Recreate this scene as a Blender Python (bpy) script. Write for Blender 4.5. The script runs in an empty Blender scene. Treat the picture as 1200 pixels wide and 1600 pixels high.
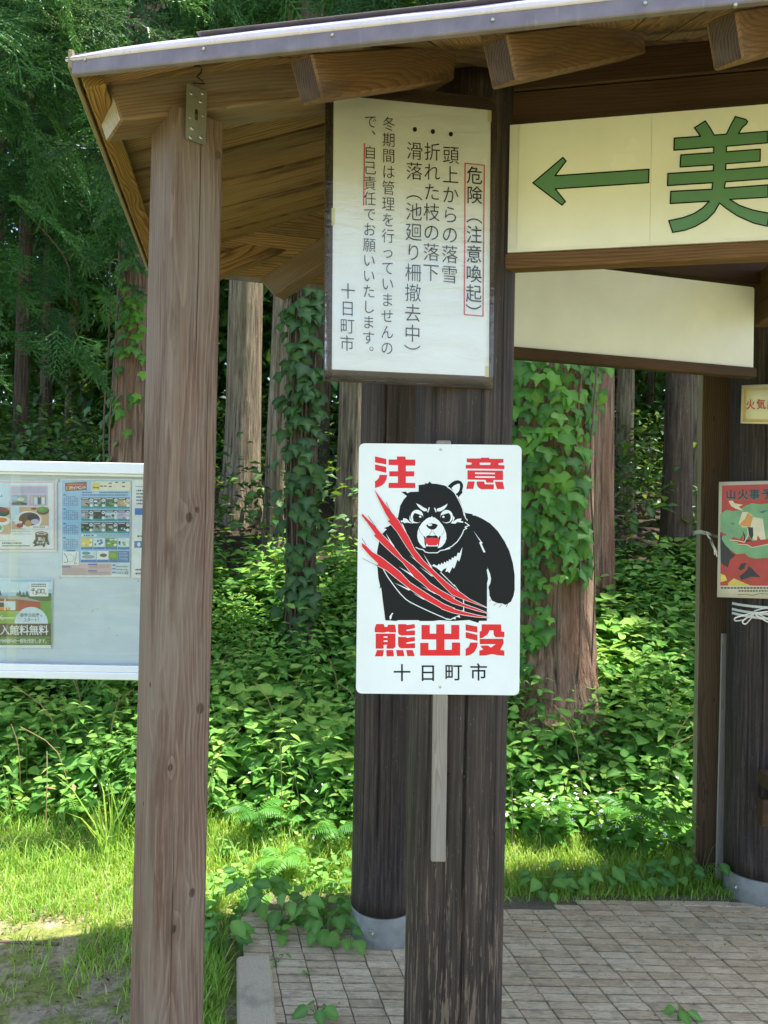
import bpy, math, random
import numpy as np
from mathutils import Vector, Matrix, noise as mnoise
from mathutils.geometry import tessellate_polygon

random.seed(7); RNG = np.random.default_rng(11)
R = math.radians
scene = bpy.context.scene
COL = scene.collection

# ------------------------------------------------------------------ camera
EYE = Vector((0, 0, 1.5)); FPX = 1202.0
PITCH, ROLL = R(0.7), R(1.17)
_F = Vector((0, math.cos(PITCH), math.sin(PITCH)))
_U0 = Vector((0, -math.sin(PITCH), math.cos(PITCH))); _R0 = Vector((1, 0, 0))
CR = _R0 * math.cos(ROLL) + _U0 * math.sin(ROLL)
CU = _U0 * math.cos(ROLL) - _R0 * math.sin(ROLL)
cam_data = bpy.data.cameras.new('camera'); cam = bpy.data.objects.new('camera', cam_data); COL.objects.link(cam)
cam.matrix_world = Matrix(((CR.x, CU.x, -_F.x, EYE.x), (CR.y, CU.y, -_F.y, EYE.y), (CR.z, CU.z, -_F.z, EYE.z), (0, 0, 0, 1)))
cam_data.sensor_fit = 'HORIZONTAL'; cam_data.sensor_width = 36.0; cam_data.lens = FPX / 1200 * 36.0
cam_data.clip_start = 0.05; cam_data.clip_end = 500
scene.camera = cam

# ------------------------------------------------------------------ daylight
SUN_DIR = Vector((0.36, 0.04, 1.0)).normalized()          # towards the sun: high, from the right
world = bpy.data.worlds.new('World'); scene.world = world; world.use_nodes = True
wn = world.node_tree; wn.nodes.clear()
w_out = wn.nodes.new('ShaderNodeOutputWorld'); w_bg = wn.nodes.new('ShaderNodeBackground'); w_sky = wn.nodes.new('ShaderNodeTexSky')
w_sky.sky_type = 'NISHITA'; w_sky.sun_disc = False
w_sky.sun_elevation = math.asin(SUN_DIR.z); w_sky.sun_rotation = math.atan2(SUN_DIR.x, SUN_DIR.y)
w_sky.air_density = 1.0; w_sky.dust_density = 2.0
wn.links.new(w_sky.outputs[0], w_bg.inputs[0]); w_bg.inputs[1].default_value = 0.15
wn.links.new(w_bg.outputs[0], w_out.inputs[0])
sun_data = bpy.data.lights.new('sun', 'SUN'); sun_data.energy = 4.0; sun_data.angle = R(0.53); sun_data.color = (1.0, 0.95, 0.86)
sun = bpy.data.objects.new('sun', sun_data); COL.objects.link(sun)
sun.rotation_euler = SUN_DIR.to_track_quat('Z', 'Y').to_euler(); sun.location = (6, -4, 15)
vs = scene.view_settings; vs.view_transform = 'Standard'; vs.look = 'None'; vs.gamma = 1.0; vs.use_curve_mapping = False
vs.exposure = 1.7
scene.cycles.max_bounces = 8; scene.cycles.diffuse_bounces = 4; scene.cycles.transparent_max_bounces = 12
scene.cycles.sample_clamp_indirect = 6.0; scene.cycles.use_denoising = True; scene.cycles.use_adaptive_sampling = True; scene.cycles.adaptive_threshold = 0.02

# ------------------------------------------------------------------ helpers: photograph pixel -> point in the place
def ray(px, py):
    return _F + CR * ((px - 600) / FPX) - CU * ((py - 800) / FPX)
def W(px, py, Y):
    d = ray(px, py); return EYE + d * (Y / d.y)
def on_plane(px, py, p, n):
    d = ray(px, py); return EYE + d * ((p - EYE).dot(n) / d.dot(n))
def pix(p):
    v = Vector(p) - EYE; d = v.dot(_F)
    return 600 + v.dot(CR) / d * FPX, 800 - v.dot(CU) / d * FPX

# ------------------------------------------------------------------ helpers: objects
def mesh_obj(name, verts, faces, mat=None, parent=None, world=None, smooth=False, mats=None, fmat=None):
    me = bpy.data.meshes.new(name); me.from_pydata([tuple(v) for v in verts], [], faces)
    if mats:
        for m in mats: me.materials.append(m)
        if fmat: me.polygons.foreach_set('material_index', fmat)
    elif mat: me.materials.append(mat)
    if smooth: me.polygons.foreach_set('use_smooth', [True] * len(me.polygons))
    me.update()
    return link(name, me, parent, world)
def link(name, data, parent=None, world=None):
    o = bpy.data.objects.new(name, data); COL.objects.link(o)
    if parent: o.parent = parent
    if world is not None:
        o.matrix_basis = (world_of(parent).inverted() @ world) if parent else world
    return o
def world_of(o):
    return o.matrix_basis.copy() if o.parent is None else world_of(o.parent) @ o.matrix_basis
def tag(o, label=None, cat=None, group=None, kind=None):
    if label: o['label'] = label
    if cat: o['category'] = cat
    if group: o['group'] = group
    if kind: o['kind'] = kind
    return o
def thing(name, loc, label, cat, group=None, mat4=None):
    o = bpy.data.objects.new(name, None); COL.objects.link(o); o.empty_display_size = 0.1
    o.matrix_basis = mat4 if mat4 is not None else Matrix.Translation(loc)
    return tag(o, label, cat, group)
def frame(origin, x, up=None):
    """matrix: local x along x, local z as close to up as possible, local y = z cross x (away from the viewer for x to the right)."""
    x = Vector(x).normalized(); up = Vector(up or (0, 0, 1))
    y = up.cross(x).normalized(); z = x.cross(y)
    o = Vector(origin)
    return Matrix(((x.x, y.x, z.x, o.x), (x.y, y.y, z.y, o.y), (x.z, y.z, z.z, o.z), (0, 0, 0, 1)))
def cbox(a, b, ch=0.003):
    """box from corner a to corner b with chamfered edges"""
    vs, fs = [], []
    lo = [min(a[i], b[i]) for i in range(3)]; hi = [max(a[i], b[i]) for i in range(3)]
    ch = min(ch, *[(hi[i] - lo[i]) * 0.45 for i in range(3)])
    idx = {}
    for sx in (0, 1):
        for sy in (0, 1):
            for sz in (0, 1):
                s = (sx, sy, sz)
                for ax in range(3):
                    p = []
                    for i in range(3):
                        e = hi[i] if s[i] else lo[i]
                        if i != ax: e += -ch if s[i] else ch
                        p.append(e)
                    idx[(s, ax)] = len(vs); vs.append(p)
    for ax in range(3):
        o1, o2 = [(1, 2), (2, 0), (0, 1)][ax]
        for s in (0, 1):
            q = []
            for u, v in ((0, 0), (1, 0), (1, 1), (0, 1)):
                k = [0, 0, 0]; k[ax] = s; k[o1] = u; k[o2] = v; q.append(idx[(tuple(k), ax)])
            fs.append(q if s else q[::-1])
        for u in (0, 1):
            for v in (0, 1):
                k0 = [0, 0, 0]; k1 = [0, 0, 0]; k1[ax] = 1
                k0[o1] = k1[o1] = u; k0[o2] = k1[o2] = v
                q = [idx[(tuple(k0), o1)], idx[(tuple(k1), o1)], idx[(tuple(k1), o2)], idx[(tuple(k0), o2)]]
                fs.append(q if (u + v) % 2 == 0 else q[::-1])
    for sx in (0, 1):
        for sy in (0, 1):
            for sz in (0, 1):
                s = (sx, sy, sz); q = [idx[(s, 0)], idx[(s, 1)], idx[(s, 2)]]
                fs.append(q if (sx + sy + sz) % 2 == 1 else q[::-1])
    return vs, fs
class MB:
    def __init__(self): self.v, self.f, self.m = [], [], []
    def add(self, v, f, mi=0):
        n = len(self.v); self.v += [tuple(p) for p in v]; self.f += [[i + n for i in q] for q in f]; self.m += [mi] * len(f)
        return self
    def box(self, a, b, ch=0.003, mi=0): return self.add(*cbox(a, b, ch), mi=mi)
    def tube(self, pts, rads, seg=8, mi=0, cap=True):
        pts = [Vector(p) for p in pts]; n = len(pts)
        if not hasattr(rads, '__len__'): rads = [rads] * n
        v, f = [], []
        t = (pts[1] - pts[0]).normalized(); a = t.orthogonal().normalized()
        for i, p in enumerate(pts):
            t = (pts[min(i + 1, n - 1)] - pts[max(i - 1, 0)]).normalized()
            a = (a - t * a.dot(t)).normalized(); b = t.cross(a)
            for k in range(seg):
                an = 2 * math.pi * k / seg; v.append(p + (a * math.cos(an) + b * math.sin(an)) * rads[i])
        for i in range(n - 1):
            for k in range(seg):
                k2 = (k + 1) % seg; f.append([i * seg + k, i * seg + k2, (i + 1) * seg + k2, (i + 1) * seg + k])
        if cap:
            f.append(list(range(seg))[::-1]); f.append([(n - 1) * seg + k for k in range(seg)])
        return self.add(v, f, mi)
    def build(self, name, mat=None, parent=None, world=None, smooth=False, mats=None):
        return mesh_obj(name, self.v, self.f, mat, parent, world, smooth, mats, self.m if mats else None)
def beam(name, p0, p1, w, h, mat, parent=None, ch=0.004, up=None, shift=(0, 0)):
    """squared timber from p0 to p1 (centre line), local x along the grain; w across, h upright"""
    p0, p1 = Vector(p0), Vector(p1); L = (p1 - p0).length
    M = frame(p0, p1 - p0, up)
    vs, fs = cbox((0, -w / 2 + shift[0], -h / 2 + shift[1]), (L, w / 2 + shift[0], h / 2 + shift[1]), ch)
    return mesh_obj(name, vs, fs, mat, parent, M)

# ------------------------------------------------------------------ helpers: materials
def srgb(h):
    h = h.lstrip('#'); c = [int(h[i:i + 2], 16) / 255 for i in (0, 2, 4)]
    return tuple((x / 12.92 if x <= 0.04045 else ((x + 0.055) / 1.055) ** 2.4) for x in c) + (1.0,)
class NT:
    def __init__(self, name):
        self.mat = bpy.data.materials.new(name); self.mat.use_nodes = True
        self.t = self.mat.node_tree; self.t.nodes.clear()
        self.out = self.t.nodes.new('ShaderNodeOutputMaterial')
    def n(self, typ, ins=None, **kw):
        nd = self.t.nodes.new('ShaderNode' + typ)
        for k, v in kw.items(): setattr(nd, k, v)
        for k, v in (ins or {}).items(): self.set(nd, k, v)
        return nd
    def set(self, nd, k, v):
        s = nd.inputs[k]
        if isinstance(v, bpy.types.NodeSocket): self.t.links.new(v, s)
        elif isinstance(v, bpy.types.Node): self.t.links.new(v.outputs[0], s)
        else: s.default_value = v
    def math(self, op, a, b=0.0, c=None):
        ins = {0: a, 1: b}
        if c is not None: ins[2] = c
        return self.n('Math', ins, operation=op).outputs[0]
    def vmath(self, op, a, b=(0, 0, 0)): return self.n('VectorMath', {0: a, 1: b}, operation=op)
    def noise(self, vec, scale=5, detail=4, rough=0.55, dist=0.0):
        return self.n('TexNoise', {'Vector': vec, 'Scale': scale, 'Detail': detail, 'Roughness': rough, 'Distortion': dist})
    def ramp(self, fac, stops, interp='LINEAR'):
        nd = self.n('ValToRGB', {0: fac}); cr = nd.color_ramp; cr.interpolation = interp
        while len(cr.elements) < len(stops): cr.elements.new(0.5)
        for e, (p, c) in zip(cr.elements, stops): e.position = p; e.color = c if len(c) == 4 else (*c, 1)
        return nd.outputs[0]
    def mix(self, fac, a, b, mode='MIX'):
        nd = self.t.nodes.new('ShaderNodeMix'); nd.data_type = 'RGBA'; nd.blend_type = mode
        for s, v in ((nd.inputs[0], fac), (nd.inputs[6], a), (nd.inputs[7], b)):
            if isinstance(v, bpy.types.NodeSocket): self.t.links.new(v, s)
            else: s.default_value = v
        return nd.outputs[2]
    def maprange(self, v, a, b, c=0.0, d=1.0, smooth=True):
        return self.n('MapRange', {0: v, 1: a, 2: b, 3: c, 4: d}, interpolation_type='SMOOTHSTEP' if smooth else 'LINEAR').outputs[0]
    def bsdf(self, col, rough=0.6, bump=None, bstr=0.3, bdist=0.01, **kw):
        p = self.n('BsdfPrincipled', {'Base Color': col, 'Roughness': rough})
        for k, v in kw.items(): self.set(p, k, v)
        if bump is not None:
            b = self.n('Bump', {'Height': bump, 'Strength': bstr, 'Distance': bdist}); self.t.links.new(b.outputs[0], p.inputs['Normal'])
        return p
    def done(self, shader):
        self.t.links.new(shader.outputs[0], self.out.inputs[0]); return self.mat
def g4(x): return (x, x, x, 1)
def plain(name, col, rough=0.5, var=0.06, scale=14, metallic=0.0, bstr=0.05, spec=0.5):
    """paint, print, metal: one colour with a little unevenness"""
    t = NT(name); tc = t.n('TexCoord').outputs['Object']
    nz = t.noise(tc, scale, 5, 0.6); c = srgb(col)
    lo = tuple(max(0, x * (1 - var)) for x in c[:3]) + (1,); hi = tuple(min(1, x * (1 + var)) for x in c[:3]) + (1,)
    cc = t.ramp(nz.outputs[0], [(0.3, lo), (0.7, hi)])
    rr = t.maprange(nz.outputs[0], 0.3, 0.7, rough - 0.06, rough + 0.06)
    p = t.bsdf(cc, rr, nz.outputs[0], bstr, 0.003, Metallic=metallic)
    p.inputs['Specular IOR Level'].default_value = spec
    return t.done(p)
def wood(name, light, dark, weather='8a8580', wamt=0.3, freq=160, wob=0.012, centre=(0.05, 0.08), tilt=0.02, contrast=1.0, knots=(), rough=0.72,
         stain=None, bstr=0.35, fibre=None, centre_rand=0.0, knot_bulge=0.9, var=0.25, checks=()):
    """sawn timber, grain along local X: growth rings round a tilted, wavering heart line, fibres, weathering, knots"""
    t = NT(name); tc = t.n('TexCoord').outputs['Object']; rnd = t.n('ObjectInfo').outputs['Random']
    sh = t.n('CombineXYZ', {0: t.math('MULTIPLY', rnd, 37.0), 1: 0.0, 2: 0.0})
    v = t.vmath('ADD', tc, sh.outputs[0]).outputs[0]
    vs_ = t.vmath('MULTIPLY', v, (1.3, 7, 7)).outputs[0]
    nz = t.noise(vs_, 1.0, 3, 0.5)
    d = t.vmath('MULTIPLY', t.vmath('SUBTRACT', nz.outputs['Color'], (0.5, 0.5, 0.5)).outputs[0], (0, wob * 5, wob * 5)).outputs[0]
    q = t.vmath('ADD', tc, d).outputs[0]
    sx = t.n('SeparateXYZ', {0: q}); X = t.n('SeparateXYZ', {0: tc}).outputs[0]
    cy = t.math('ADD', t.math('MULTIPLY', t.math('SUBTRACT', rnd, 0.5), centre_rand), centre[0])
    y = t.math('ADD', t.math('ADD', sx.outputs[1], cy), t.math('MULTIPLY', X, tilt))
    z = t.math('ADD', sx.outputs[2], centre[1])
    kn_mask = None
    if knots:
        for (kx, ky, kz, kr) in knots:
            dv = t.vmath('SUBTRACT', tc, (kx, ky, kz)).outputs[0]
            dv = t.vmath('MULTIPLY', dv, (0.7, 1, 1)).outputs[0]
            ln = t.vmath('LENGTH', dv).outputs['Value']
            bul = t.maprange(ln, kr * 0.6, kr * 5, 1.0, 0.0)
            z = t.math('ADD', z, t.math('MULTIPLY', bul, kr * knot_bulge))
            m = t.maprange(t.math('ADD', ln, t.math('MULTIPLY', t.math('SUBTRACT', nz.outputs[0], 0.5), kr * 0.8)), kr * 0.75, kr * 1.15, 1.0, 0.0)
            kn_mask = m if kn_mask is None else t.math('MAXIMUM', kn_mask, m)
    r = t.math('SQRT', t.math('ADD', t.math('MULTIPLY', y, y), t.math('MULTIPLY', z, z)))
    ph = t.math('FRACT', t.math('MULTIPLY', r, freq))
    ring = t.ramp(ph, [(0.0, g4(0.0)), (0.55, g4(0.35)), (0.86, g4(1.0)), (0.97, g4(0.9)), (1.0, g4(0.0))])
    fib = t.noise(t.vmath('MULTIPLY', v, (7, 330, 330)).outputs[0], 1.0, 5, 0.7)
    big = t.noise(t.vmath('MULTIPLY', v, (2.2, 14, 14)).outputs[0], 1.0, 4, 0.6)
    rc = t.math('MULTIPLY', ring, contrast)
    col = t.mix(rc, srgb(light), srgb(dark))
    col = t.mix(t.maprange(fib.outputs[0], 0.38, 0.68, 0.0, 0.55), col, srgb(fibre or dark))
    col = t.mix(t.maprange(big.outputs[0], 0.35, 0.7, 0.0, wamt), col, srgb(weather))
    vv = t.maprange(rnd, 0, 1, 1 - var, 1 + var, False); col = t.mix(1.0, col, t.n('CombineColor', {0: vv, 1: vv, 2: vv}).outputs[0], 'MULTIPLY')
    if stain:
        st = t.noise(t.vmath('MULTIPLY', v, (3, 22, 22)).outputs[0], 1.0, 5, 0.65)
        col = t.mix(t.maprange(st.outputs[0], 0.5, 0.72, 0.0, 0.75), col, srgb(stain))
    if kn_mask is not None:
        kc = t.mix(t.maprange(fib.outputs[0], 0.35, 0.65), srgb('221914'), srgb('5f4c3f'))
        col = t.mix(t.math('MULTIPLY', kn_mask, 0.9), col, kc)
    for (cy_, xa, xb, wd) in checks:                     # drying cracks along the grain on the front face
        s2 = t.n('SeparateXYZ', {0: tc}); dy = t.math('ABSOLUTE', t.math('ADD', t.math('SUBTRACT', s2.outputs[1], cy_), t.math('MULTIPLY', t.math('SUBTRACT', nz.outputs[0], 0.5), 0.01)))
        cm = t.math('MULTIPLY', t.maprange(dy, wd * 0.4, wd, 1, 0), t.math('MULTIPLY', t.maprange(X, xa, xa + 0.15), t.maprange(X, xb - 0.15, xb, 1, 0))); cm = t.math('MULTIPLY', cm, t.maprange(s2.outputs[2], 0, -0.03))
        col = t.mix(cm, col, srgb('1d1512')); kn_mask = cm if kn_mask is None else t.math('MAXIMUM', kn_mask, cm)
    h = t.math('ADD', t.math('MULTIPLY', fib.outputs[0], 0.6), t.math('MULTIPLY', ring, 0.4))
    if kn_mask is not None: h = t.math('SUBTRACT', h, t.math('MULTIPLY', kn_mask, 1.2))
    p = t.bsdf(col, rough, h, bstr, 0.0025); p.inputs['Specular IOR Level'].default_value = 0.3
    return t.done(p)
def endgrain(name, light, dark, centre=(0, 0.0), freq=220, weather='9a9894', wamt=0.4):
    t = NT(name); tc = t.n('TexCoord').outputs['Object']
    nz = t.noise(tc, 30, 4, 0.6)
    q = t.vmath('ADD', tc, t.vmath('MULTIPLY', t.vmath('SUBTRACT', nz.outputs['Color'], (0.5,) * 3).outputs[0], (0, 0.012, 0.012)).outputs[0]).outputs[0]
    s = t.n('SeparateXYZ', {0: q})
    y = t.math('ADD', s.outputs[1], centre[0]); z = t.math('ADD', s.outputs[2], centre[1])
    r = t.math('SQRT', t.math('ADD', t.math('MULTIPLY', y, y), t.math('MULTIPLY', z, z)))
    ph = t.math('FRACT', t.math('MULTIPLY', r, freq))
    ring = t.ramp(ph, [(0, g4(0)), (0.5, g4(0.2)), (0.8, g4(1)), (1, g4(0))])
    col = t.mix(ring, srgb(light), srgb(dark))
    col = t.mix(t.maprange(nz.outputs[0], 0.4, 0.65, 0, wamt), col, srgb(weather))
    rad = t.noise(t.vmath('MULTIPLY', tc, (1, 300, 60)).outputs[0], 1, 3)
    col = t.mix(t.maprange(rad.outputs[0], 0.55, 0.7, 0, 0.5), col, srgb('2a221c'))
    return t.done(t.bsdf(col, 0.85, ring, 0.4, 0.002))
def leafmat(name, cols, rough=0.45, trans=0.35, tcol=None, obj_rand=False, spec=0.4):
    t = NT(name)
    if obj_rand: rv = t.n('ObjectInfo').outputs['Random']
    else: rv = t.n('Attribute', attribute_name='rnd').outputs['Fac']
    n = len(cols); col = t.ramp(rv, [(i / (n - 1) if n > 1 else 0, srgb(c)) for i, c in enumerate(cols)])
    tc = t.n('TexCoord').outputs['Object']
    nz = t.noise(tc, 60 if not obj_rand else 25, 3, 0.6)
    col = t.mix(t.maprange(nz.outputs[0], 0.35, 0.7, 0.0, 0.3), col, srgb(cols[0]))
    vn = t.n('Attribute', attribute_name='vein').outputs['Fac']; col = t.mix(t.math('MULTIPLY', vn, 0.38), col, srgb('a9cf7a'))
    p = t.bsdf(col, rough, nz.outputs[0], 0.15, 0.002); p.inputs['Specular IOR Level'].default_value = spec
    tr = t.n('BsdfTranslucent', {0: t.mix(0.5, col, srgb(tcol or 'a8c832'))})
    mx = t.n('MixShader', {0: trans, 1: p.outputs[0], 2: tr.outputs[0]})
    return t.done(mx)

# ------------------------------------------------------------------ helpers: flat print on a plane
class Flat:
    """a plane in the place with its own frame; shapes drawn in photograph pixels are carried to the plane (print on a real surface)"""
    def __init__(self, M): self.M = M; self.inv = M.inverted(); self.p = M.translation.copy(); self.n = M.col[1].to_3d()
    def loc(self, px, py):
        l = self.inv @ on_plane(px, py, self.p, self.n); return l.x, l.z
class Art:
    def __init__(self, flat, mats, base=0.0004, step=0.00001):
        self.fl, self.mats = flat, mats; self.mb = MB(); self.y = -base; self.step = step
    def poly(self, pts, mi, ox=0, oy=0, s=1.0):
        q = [self.fl.loc(ox + x / s, oy + y / s) for x, y in pts]; self.local(q, mi)
    def local(self, q, mi):
        self.y -= self.step
        v = [(x, self.y, z) for x, z in q]
        tris = tessellate_polygon([[Vector((x, z, 0)) for x, z in q]])
        f = []
        for t in tris:
            a, b, c = [Vector(v[i]) for i in t]
            f.append(list(t) if (b - a).cross(c - a).y < 0 else list(t)[::-1])
        self.mb.add(v, f, mi)
    def stroke(self, pts, w, mi, ox=0, oy=0, s=1.0, closed=False):
        p = [Vector((ox + x / s, oy + y / s)) for x, y in pts]; w = w / s / 2
        if closed: p.append(p[0])
        for a, b in zip(p[:-1], p[1:]):
            d = (b - a)
            if d.length < 1e-6: continue
            d.normalize(); n = Vector((-d.y, d.x)) * w; e = d * w * 0.6
            self.poly([(a - e + n)[:], (b + e + n)[:], (b + e - n)[:], (a - e - n)[:]], mi)
    def ell(self, cx, cy, rx, ry, mi, ox=0, oy=0, s=1.0, n=24, cut=None):
        pts = [(cx + rx * math.cos(2 * math.pi * k / n), cy + ry * math.sin(2 * math.pi * k / n)) for k in range(n)]
        if cut:
            (ax, ay), (bx, by) = cut; out = []
            side = lambda p: (bx - ax) * (p[1] - ay) - (by - ay) * (p[0] - ax)
            for i in range(n):
                p, q = pts[i], pts[(i + 1) % n]; a, b = side(p), side(q)
                if a >= 0: out.append(p)
                if a * b < 0: u = a / (a - b); out.append((p[0] + (q[0] - p[0]) * u, p[1] + (q[1] - p[1]) * u))
            pts = out
        self.poly(pts, mi, ox, oy, s)
    def glyph(self, ch, cx, cy, sx, sy, mi, bold=0.0, rot=0.0, skew=0.0):
        """character centred on pixel cx, cy; sx, sy its em size in pixels"""
        vs, fs = glyph_mesh(ch, bold); self.y -= self.step
        c, s_ = math.cos(rot), math.sin(rot); out = []
        for x, y in vs:
            x, y = x - 0.5, y - 0.38
            x, y = c * x - s_ * y, s_ * x + c * y
            lx, lz = self.fl.loc(cx + x * sx, cy - y * sy + x * sx * skew); out.append((lx, self.y, lz))
        ff = []
        for f in fs:
            a, b, d = [Vector(out[i]) for i in f[:3]]
            ff.append(list(f) if (b - a).cross(d - a).y < 0 else list(f)[::-1])
        self.mb.add(out, ff, mi)
    def text(self, s, x0, y, size, mi, pitch=None, bold=0.0, skew=0.0):
        for i, ch in enumerate(s):
            if ch != ' ': self.glyph(ch, x0 + (i + 0.5) * (pitch or size), y + i * (pitch or size) * skew, size, size, mi, bold, 0, skew)
    def build(self, name, parent):
        return self.mb.build(name, None, parent, mats=self.mats, world=self.fl.M)
_GL = {}
def glyph_mesh(ch, bold=0.0):
    k = (ch, bold)
    if k not in _GL:
        c = bpy.data.curves.new('print', 'FONT'); c.body = ch; c.size = 1.0; c.resolution_u = 3; c.offset = bold; c.dimensions = '2D'; c.fill_mode = 'BOTH'
        o = bpy.data.objects.new('print', c); COL.objects.link(o)
        me = bpy.data.meshes.new_from_object(o.evaluated_get(bpy.context.evaluated_depsgraph_get()))
        _GL[k] = ([(v.co.x, v.co.y) for v in me.vertices], [list(p.vertices) for p in me.polygons])
        bpy.data.objects.remove(o); bpy.data.curves.remove(c); bpy.data.meshes.remove(me)
    return _GL[k]

# ------------------------------------------------------------------ helpers: scattered pieces (numpy)
def np_mesh(name, verts, faces, rnd, mat, parent=None, world=None, smooth=True, vein=None):
    verts = np.asarray(verts, np.float32); faces = np.asarray(faces, np.int32)
    me = bpy.data.meshes.new(name); nv, (nf, k) = len(verts), faces.shape
    me.vertices.add(nv); me.vertices.foreach_set('co', verts.ravel())
    me.loops.add(nf * k); me.loops.foreach_set('vertex_index', faces.ravel())
    me.polygons.add(nf); me.polygons.foreach_set('loop_start', np.arange(0, nf * k, k, dtype=np.int32))
    me.polygons.foreach_set('use_smooth', np.full(nf, smooth))
    if rnd is not None:
        at = me.attributes.new('rnd', 'FLOAT', 'POINT'); at.data.foreach_set('value', np.asarray(rnd, np.float32))
    if vein is not None:
        at = me.attributes.new('vein', 'FLOAT', 'POINT'); at.data.foreach_set('value', np.asarray(vein, np.float32))
    if isinstance(mat, (list, tuple)):
        for m in mat: me.materials.append(m)
    elif mat: me.materials.append(mat)
    me.update(calc_edges=True); me.validate()
    return link(name, me, parent, world)
def basis(fwd, up):
    """rows of rotation matrices with local y along fwd and local z near up (arrays n x 3)"""
    f = fwd / np.linalg.norm(fwd, axis=1, keepdims=True)
    r = np.cross(f, up); r /= np.maximum(np.linalg.norm(r, axis=1, keepdims=True), 1e-6)
    u = np.cross(r, f)
    return np.stack([r, f, u], axis=2)          # columns: x, y, z
def scatter(tv, tf, pos, rot, scale, rnd):
    """copies of a small template; returns verts, faces, per-vertex random value"""
    tv = np.asarray(tv, float); tf = np.asarray(tf, np.int64); n = len(pos)
    scale = np.asarray(scale, float)
    if scale.ndim == 1: scale = scale[:, None] * np.ones(3)
    v = np.einsum('nij,nkj->nki', rot, tv[None] * scale[:, None, :]) + pos[:, None, :]
    f = tf[None] + (np.arange(n) * len(tv))[:, None, None]
    return v.reshape(-1, 3), f.reshape(-1, tf.shape[1]), np.repeat(rnd, len(tv))
def join(parts):
    vs, fs, rs, n = [], [], [], 0
    for v, f, r in parts:
        vs.append(v); fs.append(f + n); rs.append(r); n += len(v)
    return np.concatenate(vs), np.concatenate(fs), np.concatenate(rs)
def leaf_template(prof, fold=0.25, droop=0.25):
    """prof: (y, half width) along a unit-length leaf; folded on the midrib, tip drooping; triangles"""
    v, f = [], []
    for y, w in prof:
        z = -droop * y * y
        v += [(0, y, z), (-w, y, z + fold * w), (w, y, z + fold * w)]
    for i in range(len(prof) - 1):
        a, b = i * 3, i * 3 + 3
        for q in ((a, b, b + 1, a + 1), (a, a + 2, b + 2, b)):
            f += [(q[0], q[1], q[2]), (q[0], q[2], q[3])]
    return v, f
OVATE = leaf_template([(0, 0.01), (0.16, 0.24), (0.38, 0.33), (0.68, 0.22), (1.0, 0.0)])
LANCE = leaf_template([(0, 0.01), (0.25, 0.13), (0.55, 0.15), (1.0, 0.0)], 0.3, 0.35)
HEART = leaf_template([(-0.08, 0.16), (0.08, 0.36), (0.3, 0.42), (0.62, 0.27), (1.0, 0.0)], 0.2, 0.2)
QUADL = ([(0, 0, 0), (-0.28, 0.45, 0.06), (0, 1, -0.15), (0.28, 0.45, 0.06)], [(0, 2, 1), (0, 3, 2)])
# ================================================================== materials of the shelter
M_soffit = wood('soffit wood', 'a8855a', '5c422a', '6f5d48', 0.5, freq=120, wob=0.02, centre=(0.06, 0.05), tilt=0.03, contrast=0.9, centre_rand=0.16, stain='3d2a18')
M_rafter = wood('rafter wood', '7a5c3e', '47301e', '55432f', 0.4, freq=170, wob=0.02, centre=(0.03, 0.05), tilt=0.14, contrast=0.65, centre_rand=0.05, stain='3f2d1e')
M_hip = wood('hip rafter wood', '87694e', '4b3826', '85807a', 0.45, freq=130, wob=0.015, centre=(0.02, 0.05), tilt=0.1, stain='5b4630', contrast=0.8)
M_barge = wood('verge board wood', '9c7842', '5a3c1a', '4a3a26', 0.45, freq=150, wob=0.03, centre=(0.02, 0.03), tilt=0.05, stain='7d7a2c')
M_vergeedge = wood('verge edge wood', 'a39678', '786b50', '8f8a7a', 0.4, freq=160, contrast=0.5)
M_beam = wood('dark stained beam', '4a3323', '2a1b12', '5a4330', 0.5, freq=120, centre=(0.05, 0.12), tilt=0.03, contrast=0.7, rough=0.65)
M_rail = wood('brown stained rail', '7a5a3c', '47301e', '8a6f52', 0.4, freq=150, centre=(0.03, 0.05), tilt=0.02, contrast=0.7)
M_post = wood('weathered post wood', '6e574b', 'a08d7d', '867d74', 0.5, freq=125, wob=0.014, centre=(0.012, 0.026), tilt=0.012, contrast=0.42, fibre='35271f', stain='543e33', var=0.0, checks=((0.004, 1.75, 2.45, 0.0012), (-0.02, 0.2, 0.9, 0.0008), (0.035, 1.2, 1.9, 0.0008)),
              knots=((1.50, -0.002, -0.0575, 0.0085), (1.517, 0.016, -0.0575, 0.0055), (1.085, 0.034, -0.0575, 0.0095), (0.97, -0.032, -0.0575, 0.006), (0.69, 0.025, -0.0575, 0.0075), (0.625, -0.017, -0.0575, 0.007),
                     (1.14, -0.0575, -0.01, 0.0045), (0.88, -0.0575, 0.01, 0.0035), (2.3, 0.045, -0.0575, 0.007)), rough=0.8, bstr=0.5)
M_post2 = wood('side post wood', '6a5138', '41301f', '5a4a38', 0.4, freq=110, centre=(0.03, 0.05), tilt=0.02, knots=((0.35, -0.02, -0.06, 0.01), (0.75, 0.0, -0.06, 0.009), (1.15, -0.02, -0.06, 0.008), (1.75, -0.01, -0.06, 0.009), (1.98, -0.01, -0.06, 0.009)))
M_end = endgrain('end grain', 'bdb6ac', '463b32', (0.02, 0.01), 260)
M_end2 = endgrain('dark end grain', '43332a', '1b130f', (0.05, -0.02), 200, '5e4c44', 0.35)
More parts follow.
